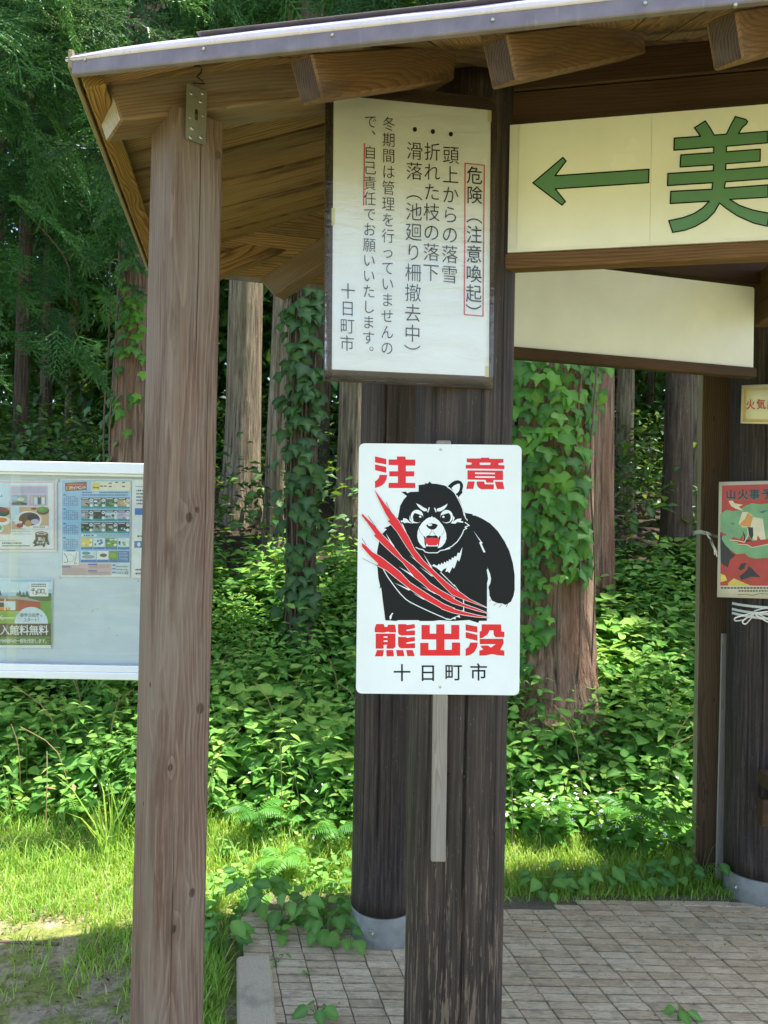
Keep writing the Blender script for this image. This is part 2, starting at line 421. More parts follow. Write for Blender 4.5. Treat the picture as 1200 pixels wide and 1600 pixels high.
def fascia_metal():
    t = NT('coated roof metal'); tc = t.n('TexCoord').outputs['Object']
    st = t.noise(t.vmath('MULTIPLY', tc, (60, 4, 6)).outputs[0], 1, 4); nz = t.noise(tc, 22, 5)
    c = t.ramp(nz.outputs[0], [(0.3, srgb('6a626b')), (0.7, srgb('80767e'))]); c = t.mix(t.maprange(st.outputs[0], 0.55, 0.75, 0, 0.35), c, srgb('9a9498'))
    p = t.bsdf(c, 0.42, nz.outputs[0], 0.06, 0.004); p.inputs['Metallic'].default_value = 0.15
    return t.done(p)
M_metal = fascia_metal()
def log_mat(wear=0.55):
    t = NT('dark stained log'); tc = t.n('TexCoord').outputs['Object']; rnd = t.n('ObjectInfo').outputs['Random']
    v = t.vmath('ADD', tc, t.n('CombineXYZ', {0: t.math('MULTIPLY', rnd, 21.0)}).outputs[0]).outputs[0]
    fib = t.noise(t.vmath('MULTIPLY', v, (3, 120, 120)).outputs[0], 1, 6, 0.7, 0.3)
    big = t.noise(t.vmath('MULTIPLY', v, (1.2, 16, 16)).outputs[0], 1, 5, 0.6)
    wr = t.noise(t.vmath('MULTIPLY', v, (7, 95, 95)).outputs[0], 1, 5, 0.65)
    X = t.n('SeparateXYZ', {0: tc}).outputs[0]
    c = t.mix(t.maprange(big.outputs[0], 0.3, 0.7), srgb('272120'), srgb('443833'))
    c = t.mix(t.maprange(fib.outputs[0], 0.4, 0.75, 0, 0.75), c, srgb('191414'))
    c = t.mix(t.maprange(fib.outputs[0], 0.55, 0.3, 0, 0.35), c, srgb('6a5f5a'))
    low = t.maprange(X, 0.35, 1.2, 0.0, 0.16)
    m = t.maprange(t.math('SUBTRACT', wr.outputs[0], low), 0.53, 0.585, 0, wear)
    c = t.mix(m, c, srgb('8b7866'))
    fine = t.noise(t.vmath('MULTIPLY', v, (60, 300, 300)).outputs[0], 1, 2)
    c = t.mix(t.maprange(fine.outputs[0], 0.68, 0.76, 0, 0.5), c, srgb('8d837b'))
    h = t.math('ADD', fib.outputs[0], t.math('MULTIPLY', wr.outputs[0], 0.6))
    p = t.bsdf(c, 0.62, h, 0.6, 0.004); p.inputs['Specular IOR Level'].default_value = 0.35
    return t.done(p)
M_log = log_mat(); M_log2 = log_mat(0.12)
M_galv = plain('galvanised steel', '8d8f8a', 0.5, 0.2, 22, 0.3)
M_steel = plain('zinc plated steel', 'b7b9b4', 0.33, 0.08, 40, 0.8)
M_dark = plain('dark void', '120f0d', 0.9)
M_rust = plain('black iron wire', '2a2522', 0.6, 0.2, 40, 0.5)

# ================================================================== ground
def lerp_pts(y, pts):
    if y <= pts[0][0]: return pts[0][1]
    for (a, b), (c, d) in zip(pts[:-1], pts[1:]):
        if y <= c: return b + (d - b) * (y - a) / (c - a)
    return pts[-1][1]
PROF = [(3.55, -0.03), (4.2, 0.10), (5.2, 0.45), (6.5, 0.98), (8, 1.5), (12, 2.2), (20, 3.0), (40, 6.0), (200, 30)]
def H(x, y):
    z = lerp_pts(y, PROF)
    a = min(1, max(0, (y - 3.6) / 1.5))
    return z + a * (0.16 * mnoise.noise(Vector((x * 0.5, y * 0.5, 3))) + 0.05 * mnoise.noise(Vector((x * 2, y * 2, 8))))
def ground_mat():
    t = NT('soil moss and litter'); tc = t.n('TexCoord').outputs['Object']
    a = t.noise(tc, 2.3, 6, 0.6); b = t.noise(tc, 45, 5, 0.7); c = t.noise(tc, 9, 5, 0.65)
    soil = t.ramp(b.outputs[0], [(0.25, srgb('6a5d48')), (0.5, srgb('978a70')), (0.75, srgb('b9ac92'))])
    moss = t.ramp(b.outputs[0], [(0.3, srgb('4d5a20')), (0.6, srgb('7f8a36')), (0.8, srgb('a8a552'))])
    col = t.mix(t.maprange(c.outputs[0], 0.40, 0.56, 0, 0.9), soil, moss)
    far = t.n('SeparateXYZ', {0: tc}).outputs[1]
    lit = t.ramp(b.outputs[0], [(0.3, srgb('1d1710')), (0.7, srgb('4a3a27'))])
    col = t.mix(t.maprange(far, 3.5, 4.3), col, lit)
    h = t.math('ADD', b.outputs[0], c.outputs[0])
    return t.done(t.bsdf(col, 0.95, h, 0.8, 0.02))
xs = np.concatenate([np.linspace(-120, -9, 12), np.linspace(-8, 8, 81), np.linspace(9, 120, 12)])
ys = np.concatenate([np.linspace(-60, -3, 10), np.linspace(-2, 14, 97), np.linspace(15, 160, 24)])
gv = [(x, y, H(x, y) + (0.012 * mnoise.noise(Vector((x * 3, y * 3, 0))) if y < 3.6 else 0)) for y in ys for x in xs]
nx = len(xs); gf = [[j * nx + i, j * nx + i + 1, (j + 1) * nx + i + 1, (j + 1) * nx + i] for j in range(len(ys) - 1) for i in range(nx - 1)]
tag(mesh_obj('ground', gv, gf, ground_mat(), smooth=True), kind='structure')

# ================================================================== paving of small wood-grained concrete setts, stack bonded
PW, PD = 0.104, 0.0425
def paver_mat(edges=True):
    t = NT('wood grained concrete sett'); tc = t.n('TexCoord').outputs['Object']; rnd = t.n('ObjectInfo').outputs['Random']
    v = t.vmath('ADD', tc, t.n('CombineXYZ', {0: t.math('MULTIPLY', rnd, 31.0), 1: t.math('MULTIPLY', rnd, 17.0)}).outputs[0]).outputs[0]
    gr = t.noise(t.vmath('MULTIPLY', v, (25, 260, 100)).outputs[0], 1, 4, 0.6, 1.2); sp = t.noise(v, 400, 3)
    big = t.noise(v, 14, 4)
    c = t.ramp(rnd, [(0, srgb('c8b08a')), (0.5, srgb('d3bd98')), (1, srgb('dfcaa6'))])
    c = t.mix(t.maprange(gr.outputs[0], 0.42, 0.66, 0, 0.55), c, srgb('57514b'))
    c = t.mix(t.maprange(big.outputs[0], 0.48, 0.7, 0, 0.4), c, srgb('6d6452'))
    c = t.mix(t.maprange(sp.outputs[0], 0.6, 0.75, 0, 0.3), c, srgb('cdc6ba'))
    if edges:                                             # sett edges darkened to paint in the shade of the row joints
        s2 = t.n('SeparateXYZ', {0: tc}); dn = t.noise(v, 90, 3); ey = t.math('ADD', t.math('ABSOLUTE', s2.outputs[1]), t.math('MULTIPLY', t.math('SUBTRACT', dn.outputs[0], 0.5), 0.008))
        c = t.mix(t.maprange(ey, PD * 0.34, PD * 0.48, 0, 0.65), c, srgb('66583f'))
    return t.done(t.bsdf(c, 0.88, t.math('ADD', gr.outputs[0], t.math('MULTIPLY', sp.outputs[0], 0.5)), 0.5, 0.004))
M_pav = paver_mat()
AZ = R(-14.0); CDIR = Vector((math.sin(AZ), math.cos(AZ), 0)); RDIR = Vector((math.cos(R(0.6)), math.sin(R(0.6)), 0))
PW, PD = 0.104, 0.0425
P_ORG = Vector((0.70, 3.064, 0)) - CDIR * 0.0
bed_v = [(-0.46, 3.12, -0.0055), (-0.30, 2.2, -0.0055), (3.2, 1.9, -0.0055), (3.2, 3.3, -0.0055), (1.2, 3.16, -0.0055)]
def joint_mat():
    t = NT('sandy joint fill'); tc = t.n('TexCoord').outputs['Object']; a = t.noise(tc, 160, 4, 0.7); b = t.noise(tc, 6, 4)
    c = t.ramp(a.outputs[0], [(0.3, srgb('4e4538')), (0.7, srgb('8d8270'))]); c = t.mix(t.maprange(b.outputs[0], 0.5, 0.65, 0, 0.5), c, srgb('55502c'))
    return t.done(t.bsdf(c, 0.95, a.outputs[0], 0.8, 0.004))
def inside_paving(p):
    far = 3.02 + 0.06 * (p.x - 0.3) + (0.04 if p.x > 0.75 else 0)
    if p.x < -0.36 - (p.y - 2.3) * 0.2: return False
    return 1.0 < p.y < far
pv_list = []
for i in range(-14, 26):
    for j in range(-40, 6):
        c = P_ORG + RDIR * (PW * (i + 0.5)) + CDIR * (PD * (j + 0.5))
        if not inside_paving(c): continue
        px, py = pix(c)
        if -40 < px < 1250 and 1380 < py < 1640: pv_list.append((c.y, i, j, c))
def paver_mesh(seed, cut=0.0):
    rg = random.Random(seed)
    hx = RDIR * (PW / 2 - 0.0016); hy = CDIR * (PD / 2 - 0.0014)
    v = []
    for k, (s, t) in enumerate(((-1, -1), (1, -1), (1, 1), (-1, 1))): 
        p = hx * s + hy * t; p = p + Vector((rg.uniform(-.0012, .0012), rg.uniform(-.0008, .0008), 0)); v.append((p.x, p.y, -0.02))
    for k in range(4): v.append((v[k][0], v[k][1], -0.0022))
    for k in range(4): v.append((v[k][0] * 0.965, v[k][1] * 0.88, rg.uniform(-0.0004, 0.0004)))
    f = []
    for a in (0, 4):
        for k in range(4): f.append([a + k, a + (k + 1) % 4, a + 4 + (k + 1) % 4, a + 4 + k])
    f.append([8, 9, 10, 11])
    return v, f
pav = mesh_obj('paving', bed_v, [[0, 1, 2, 3, 4]], joint_mat()); tag(pav, kind='structure')
pmeshes = []
for s in range(10):
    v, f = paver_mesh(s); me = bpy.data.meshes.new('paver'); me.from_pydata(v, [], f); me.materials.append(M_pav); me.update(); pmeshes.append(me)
def shown(c):
    px, py = pix(c); return not (632 < px < 780) and not (px < 330)
vis = [q for q in pv_list if shown(q[3])]; vis.sort(key=lambda q: q[0])
near, rest = vis[:300], vis[300:] + [q for q in pv_list if not shown(q[3])]
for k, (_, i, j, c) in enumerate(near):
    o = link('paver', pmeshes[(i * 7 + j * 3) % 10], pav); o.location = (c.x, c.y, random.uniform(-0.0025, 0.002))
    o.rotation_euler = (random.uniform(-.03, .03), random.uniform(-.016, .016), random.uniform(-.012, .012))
mb = MB()
for _, i, j, c in rest:
    v, f = paver_mesh((i * 7 + j * 3) % 10); dz = random.uniform(-0.0015, 0.0015)
    mb.add([(x + c.x, y + c.y, z + dz) for x, y, z in v], f)
if rest: tag(mb.build('pavers', paver_mat(False), pav), kind='stuff')
# kerb
t_ = NT('kerb concrete'); tc_ = t_.n('TexCoord').outputs['Object']; na_ = t_.noise(tc_, 220, 4, 0.7); nb_ = t_.noise(tc_, 9, 4)
c_ = t_.ramp(na_.outputs[0], [(0.3, srgb('ad9c80')), (0.7, srgb('d6c5a8'))]); c_ = t_.mix(t_.maprange(nb_.outputs[0], 0.5, 0.7, 0, 0.4), c_, srgb('6b6a58'))
M_kerb = t_.done(t_.bsdf(c_, 0.92, na_.outputs[0], 0.6, 0.003))
k0, k1 = W(403, 1640, 2.2), W(397, 1496, 2.62); k0.z = k1.z = 0
k1b = k0 + (k1 - k0).normalized() * 0.46; k0b = k1b - (k1 - k0).normalized() * 1.2
tag(beam('kerb', k0b + Vector((0, 0, -0.045)), k1b + Vector((0, 0, -0.045)), 0.115, 0.11, M_kerb, None, 0.008), kind='structure')

# ================================================================== the shelter
SH = thing('timber_shelter', (0.7, 2.6, 0), 'dark timber shelter with round log pillars under a metal-edged board roof', 'shelter')
def pillar(cx, cy, z0, z1, r, seed, cracks, foot=None):
    rg = random.Random(seed); NS, NZ = 320, 46
    v, f = [], []
    for j in range(NZ + 1):
        x = z0 + (z1 - z0) * j / NZ
        for k in range(NS):
            a = 2 * math.pi * k / NS
            rr = r * (1 + 0.006 * mnoise.noise(Vector((math.cos(a) * 1.5, math.sin(a) * 1.5, x * 1.2 + seed))))
            rr += 0.0007 * mnoise.noise(Vector((math.cos(a) * 14, math.sin(a) * 14, x * 1.3 + seed)))
            for (ca, cw, cd, za, zb) in cracks:
                wob_ = 0.03 * mnoise.noise(Vector((x * 2.5, ca * 3, seed)))
                da = abs((a - ca - wob_ + math.pi) % (2 * math.pi) - math.pi)
                fade = max(0, min(1, (x - za) / 0.12, (zb - x) / 0.12))
                if da < cw * 2.2: rr -= cd * fade * max(0, 1 - da / (cw * 2.2)) ** 0.7
            v.append((x, math.cos(a) * rr, math.sin(a) * rr))
    for j in range(NZ):
        for k in range(NS):
            k2 = (k + 1) % NS; f.append([j * NS + k, j * NS + k2, (j + 1) * NS + k2, (j + 1) * NS + k])
    f.append(list(range(NS))[::-1]); f.append([NZ * NS + k for k in range(NS)])
    M = frame((cx, cy, 0), (0, 0, 1), (0, 1, 0))
    o = mesh_obj('pillar', v, f, M_log if seed == 3 else M_log2, SH, M, smooth=True)
    if foot:
        sv, sf = [], []
        prof = [(0, -0.02), (r * 0.99, -0.02), (r * 0.99, foot - 0.004), (r * 0.975, foot), (r * 0.9, foot)]
        for rad, z in prof[1:]:
            for k in range(48): sv.append((math.cos(k * math.pi / 24) * rad, math.sin(k * math.pi / 24) * rad, z))
        for j in range(3):
            for k in range(48): k2 = (k + 1) % 48; sf.append([j * 48 + k, j * 48 + k2, (j + 1) * 48 + k2, (j + 1) * 48 + k])
        mesh_obj('steel_footing', sv, sf, M_galv, o, Matrix.Translation((cx, cy, 0)), smooth=True)
    return o
# local angle: 0 -> +X, pi/2 -> +Y ; the viewer is at -Y (3*pi/2)
V0 = 3 * math.pi / 2
P1 = W(716, 1100, 2.0); pil1 = pillar(P1.x, P1.y, 0.05, 2.62, 0.1255, 3, [(V0 + 0.06, 0.016, 0.014, 0.05, 1.35), (V0 + 0.75, 0.012, 0.006, 0.3, 2.4), (V0 - 0.7, 0.012, 0.006, 0.2, 2.3), (V0 + 0.25, 0.012, 0.008, 1.6, 2.6), (V0 + 0.42, 0.008, 0.004, 0.1, 0.9), (V0 - 0.35, 0.008, 0.004, 0.5, 1.6)], 0.075)
P2 = W(600, 1400, 2.83); pil2 = pillar(P2.x, P2.y, 0.110, 2.5, 0.1205, 5, [(V0 - 0.25, 0.02, 0.01, 0.3, 2.3), (V0 - 0.75, 0.012, 0.006, 0.2, 1.4), (V0 + 0.1, 0.012, 0.006, 0.2, 2.0)], 0.105)
P3 = W(1183, 1360, 3.2); pil3 = pillar(P3.x, P3.y, 0.10, 2.5, 0.129, 9, [(V0 - 0.4, 0.02, 0.008, 0.3, 2.3), (V0 - 0.8, 0.012, 0.005, 0.2, 1.6)], 0.095)
for (cx, cy, az, zz, rr, par) in ((P2.x, P2.y, -0.35, 0.055, 0.1205, pil2), (P3.x, P3.y, -1.1, 0.045, 0.129, pil3)):
    d = Vector((math.sin(az), -math.cos(az), 0)); b = MB()
    b.tube([Vector((cx, cy, zz)) + d * (rr - 0.006), Vector((cx, cy, zz)) + d * (rr + 0.004), Vector((cx, cy, zz)) + d * (rr + 0.0041), Vector((cx, cy, zz)) + d * (rr + 0.012)], [0.013, 0.013, 0.0095, 0.007], 12)
    b.build('bolt', M_steel, par, Matrix.Identity(4))
# bolt heads on the front pillar
for (px, py) in ((725, 1213), (700, 1212)):
    p = W(px, py, P1.y - 0.123); b = MB(); b.tube([p + Vector((0, 0.01, 0)), p + Vector((0, -0.003, 0))], [0.0055, 0.0045], 10); b.build('bolt', M_rust, pil1, Matrix.Identity(4))

# roof geometry: three planes rising from the eaves
KR = 1.15                                   # size of the roof overhang
ZE = W(100, 100, 1.304 * KR).z
A2, B2 = Vector((-0.543, 1.304)) * KR, Vector((-0.735, 2.356)) * KR
d1 = Vector((math.cos(R(11.5)), -math.sin(R(11.5)))); n1 = Vector((math.sin(R(11.5)), math.cos(R(11.5))))
dL = (B2 - A2).normalized(); nL = Vector((dL.y, -dL.x))
d2 = Vector((0.956, 0.292)).normalized(); n2 = Vector((d2.y, -d2.x))
tL, t1, t2 = 0.364, 0.532, 1.2
def zL(p): return ZE + tL * (p - A2).dot(nL)
def z1(p): return ZE + t1 * (p - A2).dot(n1)
def z2(p): return ZE + t2 * (p - B2).dot(n2)
def hipdir(ta, na, tb, nb):
    q = ta * na - tb * nb; v = Vector((-q.y, q.x)).normalized()
    return v if v.dot(na) > 0 else -v
hA, hB = hipdir(tL, nL, t1, n1), hipdir(tL, nL, t2, n2)
den = hA.x * hB.y - hA.y * hB.x; s_ = ((B2 - A2).x * hB.y - (B2 - A2).y * hB.x) / den
T2 = A2 + hA * s_
hR = hipdir(t1, n1, t2, n2); hR = hR if hR.x > 0 else -hR
R2 = T2 + hR * 1.6; A1 = A2 + d1 * 3.9; B1 = B2 + d2 * 4.0
def v3(p, f, dz=0.0): return (p.x, p.y, f(p) + dz)
rv, rf = [], []
for poly, fz in (([A2 + n1 * .004 - nL * .008, A1 + n1 * .004, R2, T2], z1), ([A2 + n1 * .004 - nL * .008, T2, B2 - nL * .015 - n2 * .02], zL), ([T2, R2, B1 - n2 * .02, B2 - nL * .015 - n2 * .02], z2)):
    n = len(rv); m = len(poly)
    for p in poly: rv.append(v3(p, fz, 0.021))
    for p in poly: rv.append(v3(p, fz, 0.0155))
    rf.append(list(range(n, n + m))); rf.append(list(range(n + m, n + 2 * m))[::-1])
    for k in range(m): rf.append([n + k, n + m + k, n + m + (k + 1) % m, n + (k + 1) % m])
roof = mesh_obj('roof', rv, rf, M_metal, SH, Matrix.Identity(4))
def board(poly2, fz, name, mat, ax, thick=0.014):
    """one board under the roof: polygon in plan, lifted to the roof plane; local x along ax"""
    o = poly2[0]; m = len(poly2)
    P = [Vector(v3(p, fz, 0.014)) for p in poly2]
    Q = [p - Vector((0, 0, thick)) for p in P]
    ax3 = Vector(v3(o + ax, fz)) - Vector(v3(o, fz)); M = frame(P[0], ax3); iv = M.inverted()
    vs = [iv @ p for p in P + Q]
    fs = [list(range(m)), list(range(m, 2 * m))[::-1]] + [[k, m + k, m + (k + 1) % m, (k + 1) % m] for k in range(m)]
    return mesh_obj(name, vs, fs, mat, roof, M)
# boards under the left roof face run up the slope
LL = (B2 - A2).length; sT = (T2 - A2).dot(nL); tT = (T2 - A2).dot(dL)
def sl(t): return sT * t / tT if t <= tT else sT * (LL - t) / max(LL - tT, 1e-6)
t = 0.0; k = 0
while t < LL - 1e-4:
    w = 0.098 + 0.012 * math.sin(k * 2.3); ta, tb = t + 0.004, min(t + w, LL) - 0.004
    pts = [(ta, 0.0), (tb, 0.0), (tb, max(sl(tb), 0.002))]
    if ta < tT < tb: pts.append((tT, sT))
    pts.append((ta, max(sl(ta), 0.002)))
    dzk = 0.003 * (k % 2) + 0.001 * (k % 3)
    board([A2 + dL * a + nL * b for a, b in pts], lambda p, q=dzk: zL(p) - q, 'soffit_board', M_soffit, nL)
    t += w; k += 1
# front roof face: boards up the slope, far face: boards along the eave
t = 0.0; k = 0
while t < 2.4:
    w = 0.11; ta, tb = t + 0.001, t + w - 0.001
    def up1(t_): # distance up slope until the hip or 1.0
        p = A2 + d1 * t_; a = (zL(p) - z1(p)); b = (tL * n1.dot(nL) - t1)
        return min(1.2, a / -b) if b < 0 else 1.2
    board([A2 + d1 * ta, A2 + d1 * tb, A2 + d1 * tb + n1 * up1(tb), A2 + d1 * ta + n1 * up1(ta)], lambda p, q=0.0012 * (k % 3): z1(p) - q, 'soffit_board', M_soffit, n1)
    t += w; k += 1
for k in range(7):
    s0, s1 = 0.055 * k + 0.001, 0.055 * (k + 1) - 0.001
    def st(s): # start along the eave at the hip
        p = B2 + n2 * s; a = zL(p) - z2(p); b = tL * d2.dot(nL); return max(0, -a / b)
    board([B2 + n2 * s0 + d2 * st(s0), B2 + n2 * s1 + d2 * st(s1), B2 + n2 * s1 + d2 * 3.4, B2 + n2 * s0 + d2 * 3.4][::-1], lambda p, q=0.001 * (k % 2): z2(p) - q, 'soffit_board', M_soffit, d2)
# front fascia with rounded drip edge and lapped sheet
Fa, Fb = A2 - n1 * 0.004, A1 - n1 * 0.004
f0, f1 = Vector((Fa.x, Fa.y, ZE)), Vector((Fb.x, Fb.y, ZE))
fas = beam('fascia', f0 + Vector((0, 0, -0.010)), f1 + Vector((0, 0, -0.0115)), 0.014, 0.032, M_metal, SH, 0.002)
b = MB(); dd = (f1 - f0).normalized(); nn = Vector((-n1.x, -n1.y, 0)); uu = Vector((0, 0, 1)); prof = [(0.0065, 0.0035), (0.0095, 0.0045), (0.0115, 0.0075), (0.0115, 0.0125), (0.008, 0.0185), (-0.002, 0.0235), (-0.016, 0.026), (-0.03, 0.027)]
vv, ff = [], []
NSEG = 40
for i in range(NSEG + 1):
    u = i / NSEG; e = -0.012 + u * ((f1 - f0).length + 0.01)
    lift = 0.0025 * mnoise.noise(Vector((e * 5, 0, 1))) + 0.002 * math.sin(e * 3); dip = -0.009 * max(0, 1 - e / 0.16) ** 2 if e > 0 else -0.009
    for a, z in prof: vv.append(f0 + dd * e + nn * (a + 0.003 * mnoise.noise(Vector((e * 7, 2, 1)))) + uu * (z - 0.002 + (lift + dip) * (1 if z > 0.009 else 0.2)))
m = len(prof)
for i in range(NSEG):
    for k in range(m - 1): ff.append([i * m + k, i * m + k + 1, (i + 1) * m + k + 1, (i + 1) * m + k])
b.add(vv, ff); b.build('drip_edge', plain('pale folded roof edge', 'd2cae0', 0.3, 0.08, 20, 0.1), fas, Matrix.Identity(4), smooth=True)
beam('lapped_sheet', f0 + dd * 0.26 + uu * 0.0285 - nn * 0.012, f1 + uu * 0.0285 - nn * 0.012, 0.04, 0.002, M_metal, fas, 0.001)
for (px, py) in ((133, 93), (318, 77), (519, 55), (770, 31), (1008, 5), (1149, 8)):
    p = on_plane(px, py, Vector((Fa.x, Fa.y, ZE)) + nn * 0.008, Vector((n1.x, n1.y, 0)))
    q = MB(); q.tube([p - nn * 0.004, p + nn * 0.002, p + nn * 0.0035], [0.0032, 0.0032, 0.0016], 8); q.build('nail_head', M_steel, fas, Matrix.Identity(4))
# left verge: pale outer strip, dark gap, golden inner board
vA, vB = Vector((A2.x, A2.y, ZE)), Vector((B2.x, B2.y, ZE)); nl3 = Vector((nL.x, nL.y, 0)); dl3 = Vector((dL.x, dL.y, 0))
beam('verge_strip', vA - dl3 * 0.012 - nl3 * 0.006 + uu * 0.004, vB - nl3 * 0.006 + uu * 0.004, 0.010, 0.036, M_vergeedge, SH, 0.002)
beam('verge_board', vA + dl3 * 0.03 + nl3 * 0.029 - uu * 0.012, vB + nl3 * 0.029 - uu * 0.012, 0.042, 0.026, M_barge, SH, 0.002, up=(nL.x * -tL, nL.y * -tL, 1))
# hip rafter with its sawn end, rafter tails
def tail(name, pa, Ya, pb, Yb, w, h, mat, endm, ext=0.0, shear=0.0):
    w, h = w * KR, h * KR; a, b_ = W(*pa, Ya * KR), W(*pb, Yb * KR); dirv = (b_ - a).normalized(); b_ = b_ + dirv * ext
    L = (b_ - a).length; M = frame(a, dirv)
    vs, fs = cbox((0, 0, 0), (L, w, h), 0.004)
    if shear: vs = [(x - (shear * y if x < L / 2 else 0), y, z) for x, y, z in vs]
    o = mesh_obj(name, vs, fs, None, SH, M, mats=[mat, endm]); 
    for p in o.data.polygons:
        if p.normal.x < -0.7 or p.normal.x > 0.9: p.material_index = 1
    return o
HR = tail('hip_rafter', (190, 188), 1.392, (509, 150), 1.537, 0.085, 0.088, M_hip, M_end, 1.2, 0.28)
tail('rafter', (505, 155), 1.25, (740, 121), 1.72, 0.045, 0.068, M_rafter, M_end2)
tail('rafter', (808, 126.5), 1.19, (1010, 83), 1.62, 0.045, 0.068, M_rafter, M_end2)
tail('rafter', (1163, 93.5), 1.13, (1330, 50), 1.50, 0.045, 0.068, M_rafter, M_end2)
# far rafter along the left face and the prow-cut hip tail at the far corner
ra, rb = W(338, 430, 2.70), W(512, 362, 2.82); rdv = (rb - ra).normalized()
beam('rafter', ra - rdv * 0.12 + Vector((0, 0.03, 0.035)), rb + rdv * 0.9 + Vector((0, 0.03, 0.035)), 0.06, 0.072, M_soffit, SH)
ha, hb = W(421, 456, 2.55), W(575, 352, 2.42); hv = (hb - ha).normalized(); Lh = (hb - ha).length + 0.25
vs, fs = cbox((0, -0.034, -0.038), (Lh, 0.034, 0.038), 0.004); vs = [(x + (0.02 if (x < 0.01 and z < 0) else 0), y, z) for x, y, z in vs]
mesh_obj('hip_rafter', vs, fs, M_hip, SH, frame(ha, hv))
# front beams over the way sign, rail under it, back beams
def along1(px, py, Y0=1.93, X0=0.321):
    return on_plane(px, py, Vector((X0, Y0, 0)), Vector((n1.x, n1.y, 0)))
def hbeam(name, pxa, pya, pxb, pyb, Y0, X0, nrm, thick, hgt, mat, exta=0.0, extb=0.0, drop=True):
    a = on_plane(pxa, pya, Vector((X0, Y0, 0)), nrm); b_ = on_plane(pxb, pyb, Vector((X0, Y0, 0)), nrm); b_.z = a.z
    d = (b_ - a).normalized(); a = a - d * exta; b_ = b_ + d * extb
    away = Vector((nrm.x, nrm.y, 0)).normalized()
    if away.y < 0: away = -away
    off = away * (thick / 2) + Vector((0, 0, hgt / 2))       # pixel line = lower front edge
    return beam(name, a + off, b_ + off, thick, hgt, mat, SH, 0.004)
N1 = Vector((n1.x, n1.y, 0))
hbeam('beam', 800, 142, 1200, 102, 1.925, 0.321, N1, 0.10, 0.082, M_beam, 0.35, 1.0)
hbeam('beam', 800, 193.5, 1200, 159, 1.925, 0.321, N1, 0.09, 0.0815, M_beam, 0.25, 1.0)
hbeam('sign_rail', 787, 419, 1200, 403, 1.905, 0.32, N1, 0.045, 0.038, M_rail, 0.0, 1.0)
D2V = Vector((math.cos(R(15.5)), math.sin(R(15.5)), 0)); N2 = Vector((-D2V.y, D2V.x, 0))
PBK = W(980, 500, 2.72)
hbeam('sign_rail', 806, 558, 1176, 595, PBK.y - 0.012, PBK.x, N2, 0.045, 0.036, M_beam, 0.25, 0.02)
hbeam('beam', 806, 398, 1176, 447, PBK.y + 0.05, PBK.x, N2, 0.09, 0.11, M_beam, 0.5, 0.5)
hbeam('beam', 806, 350, 1176, 404, PBK.y + 0.05, PBK.x, N2, 0.10, 0.11, M_beam, 0.5, 0.5)
# beams from pillar to pillar, partly seen behind the notice, bracket at the right pillar
beam('beam', (P1.x - 0.03, P1.y - 0.1, 2.52), (P2.x - 0.05, P2.y + 0.15, 2.52), 0.09, 0.10, M_beam, SH)
q = W(1196, 460, 2.9); beam('bracket', q + Vector((0.0, -0.25, 0)), q + Vector((0.03, 0.1, 0)), 0.06, 0.20, M_rail, SH)
s0 = W(697, 146, 1.98); beam('packing_block', s0 + Vector((-0.006, 0, -0.03)), s0 + Vector((0.006, 0, 0.03)), 0.03, 0.02, M_vergeedge, SH)
# ================================================================== prop post under the eave corner
nf = Vector((-math.sin(R(40)), math.cos(R(40)), 0)); pc = W(288, 400, 1.70); ptop = W(288, 177, 1.65).z - 0.02
PO = thing('support_post', (pc.x, pc.y, 0), 'weathered grey-brown square timber post propping the roof corner on the left', 'post')
MP = frame((pc.x, pc.y, 0), (0, 0, 1), nf)
def post_mesh(h, s, ch, z0=0.0):
    vs, fs = [], []
    n = 30; ring = [(-s, -s + ch), (-s + ch, -s), (s - ch, -s), (s, -s + ch), (s, s - ch), (s - ch, s), (-s + ch, s), (-s, s - ch)]
    for j in range(n + 1):
        x = z0 + (h - z0) * j / n
        for k, (y, z) in enumerate(ring):
            vs.append((x, y + 0.0012 * mnoise.noise(Vector((x * 1.5, k, 5))), z + 0.0012 * mnoise.noise(Vector((x * 1.5, k, 9)))))
    for j in range(n):
        for k in range(8): k2 = (k + 1) % 8; fs.append([j * 8 + k, j * 8 + k2, (j + 1) * 8 + k2, (j + 1) * 8 + k])
    fs.append(list(range(8))[::-1]); fs.append([n * 8 + k for k in range(8)])
    return vs, fs
mesh_obj('post', *post_mesh(ptop + 0.02, 0.0594, 0.005, -0.03), M_post, PO, MP)
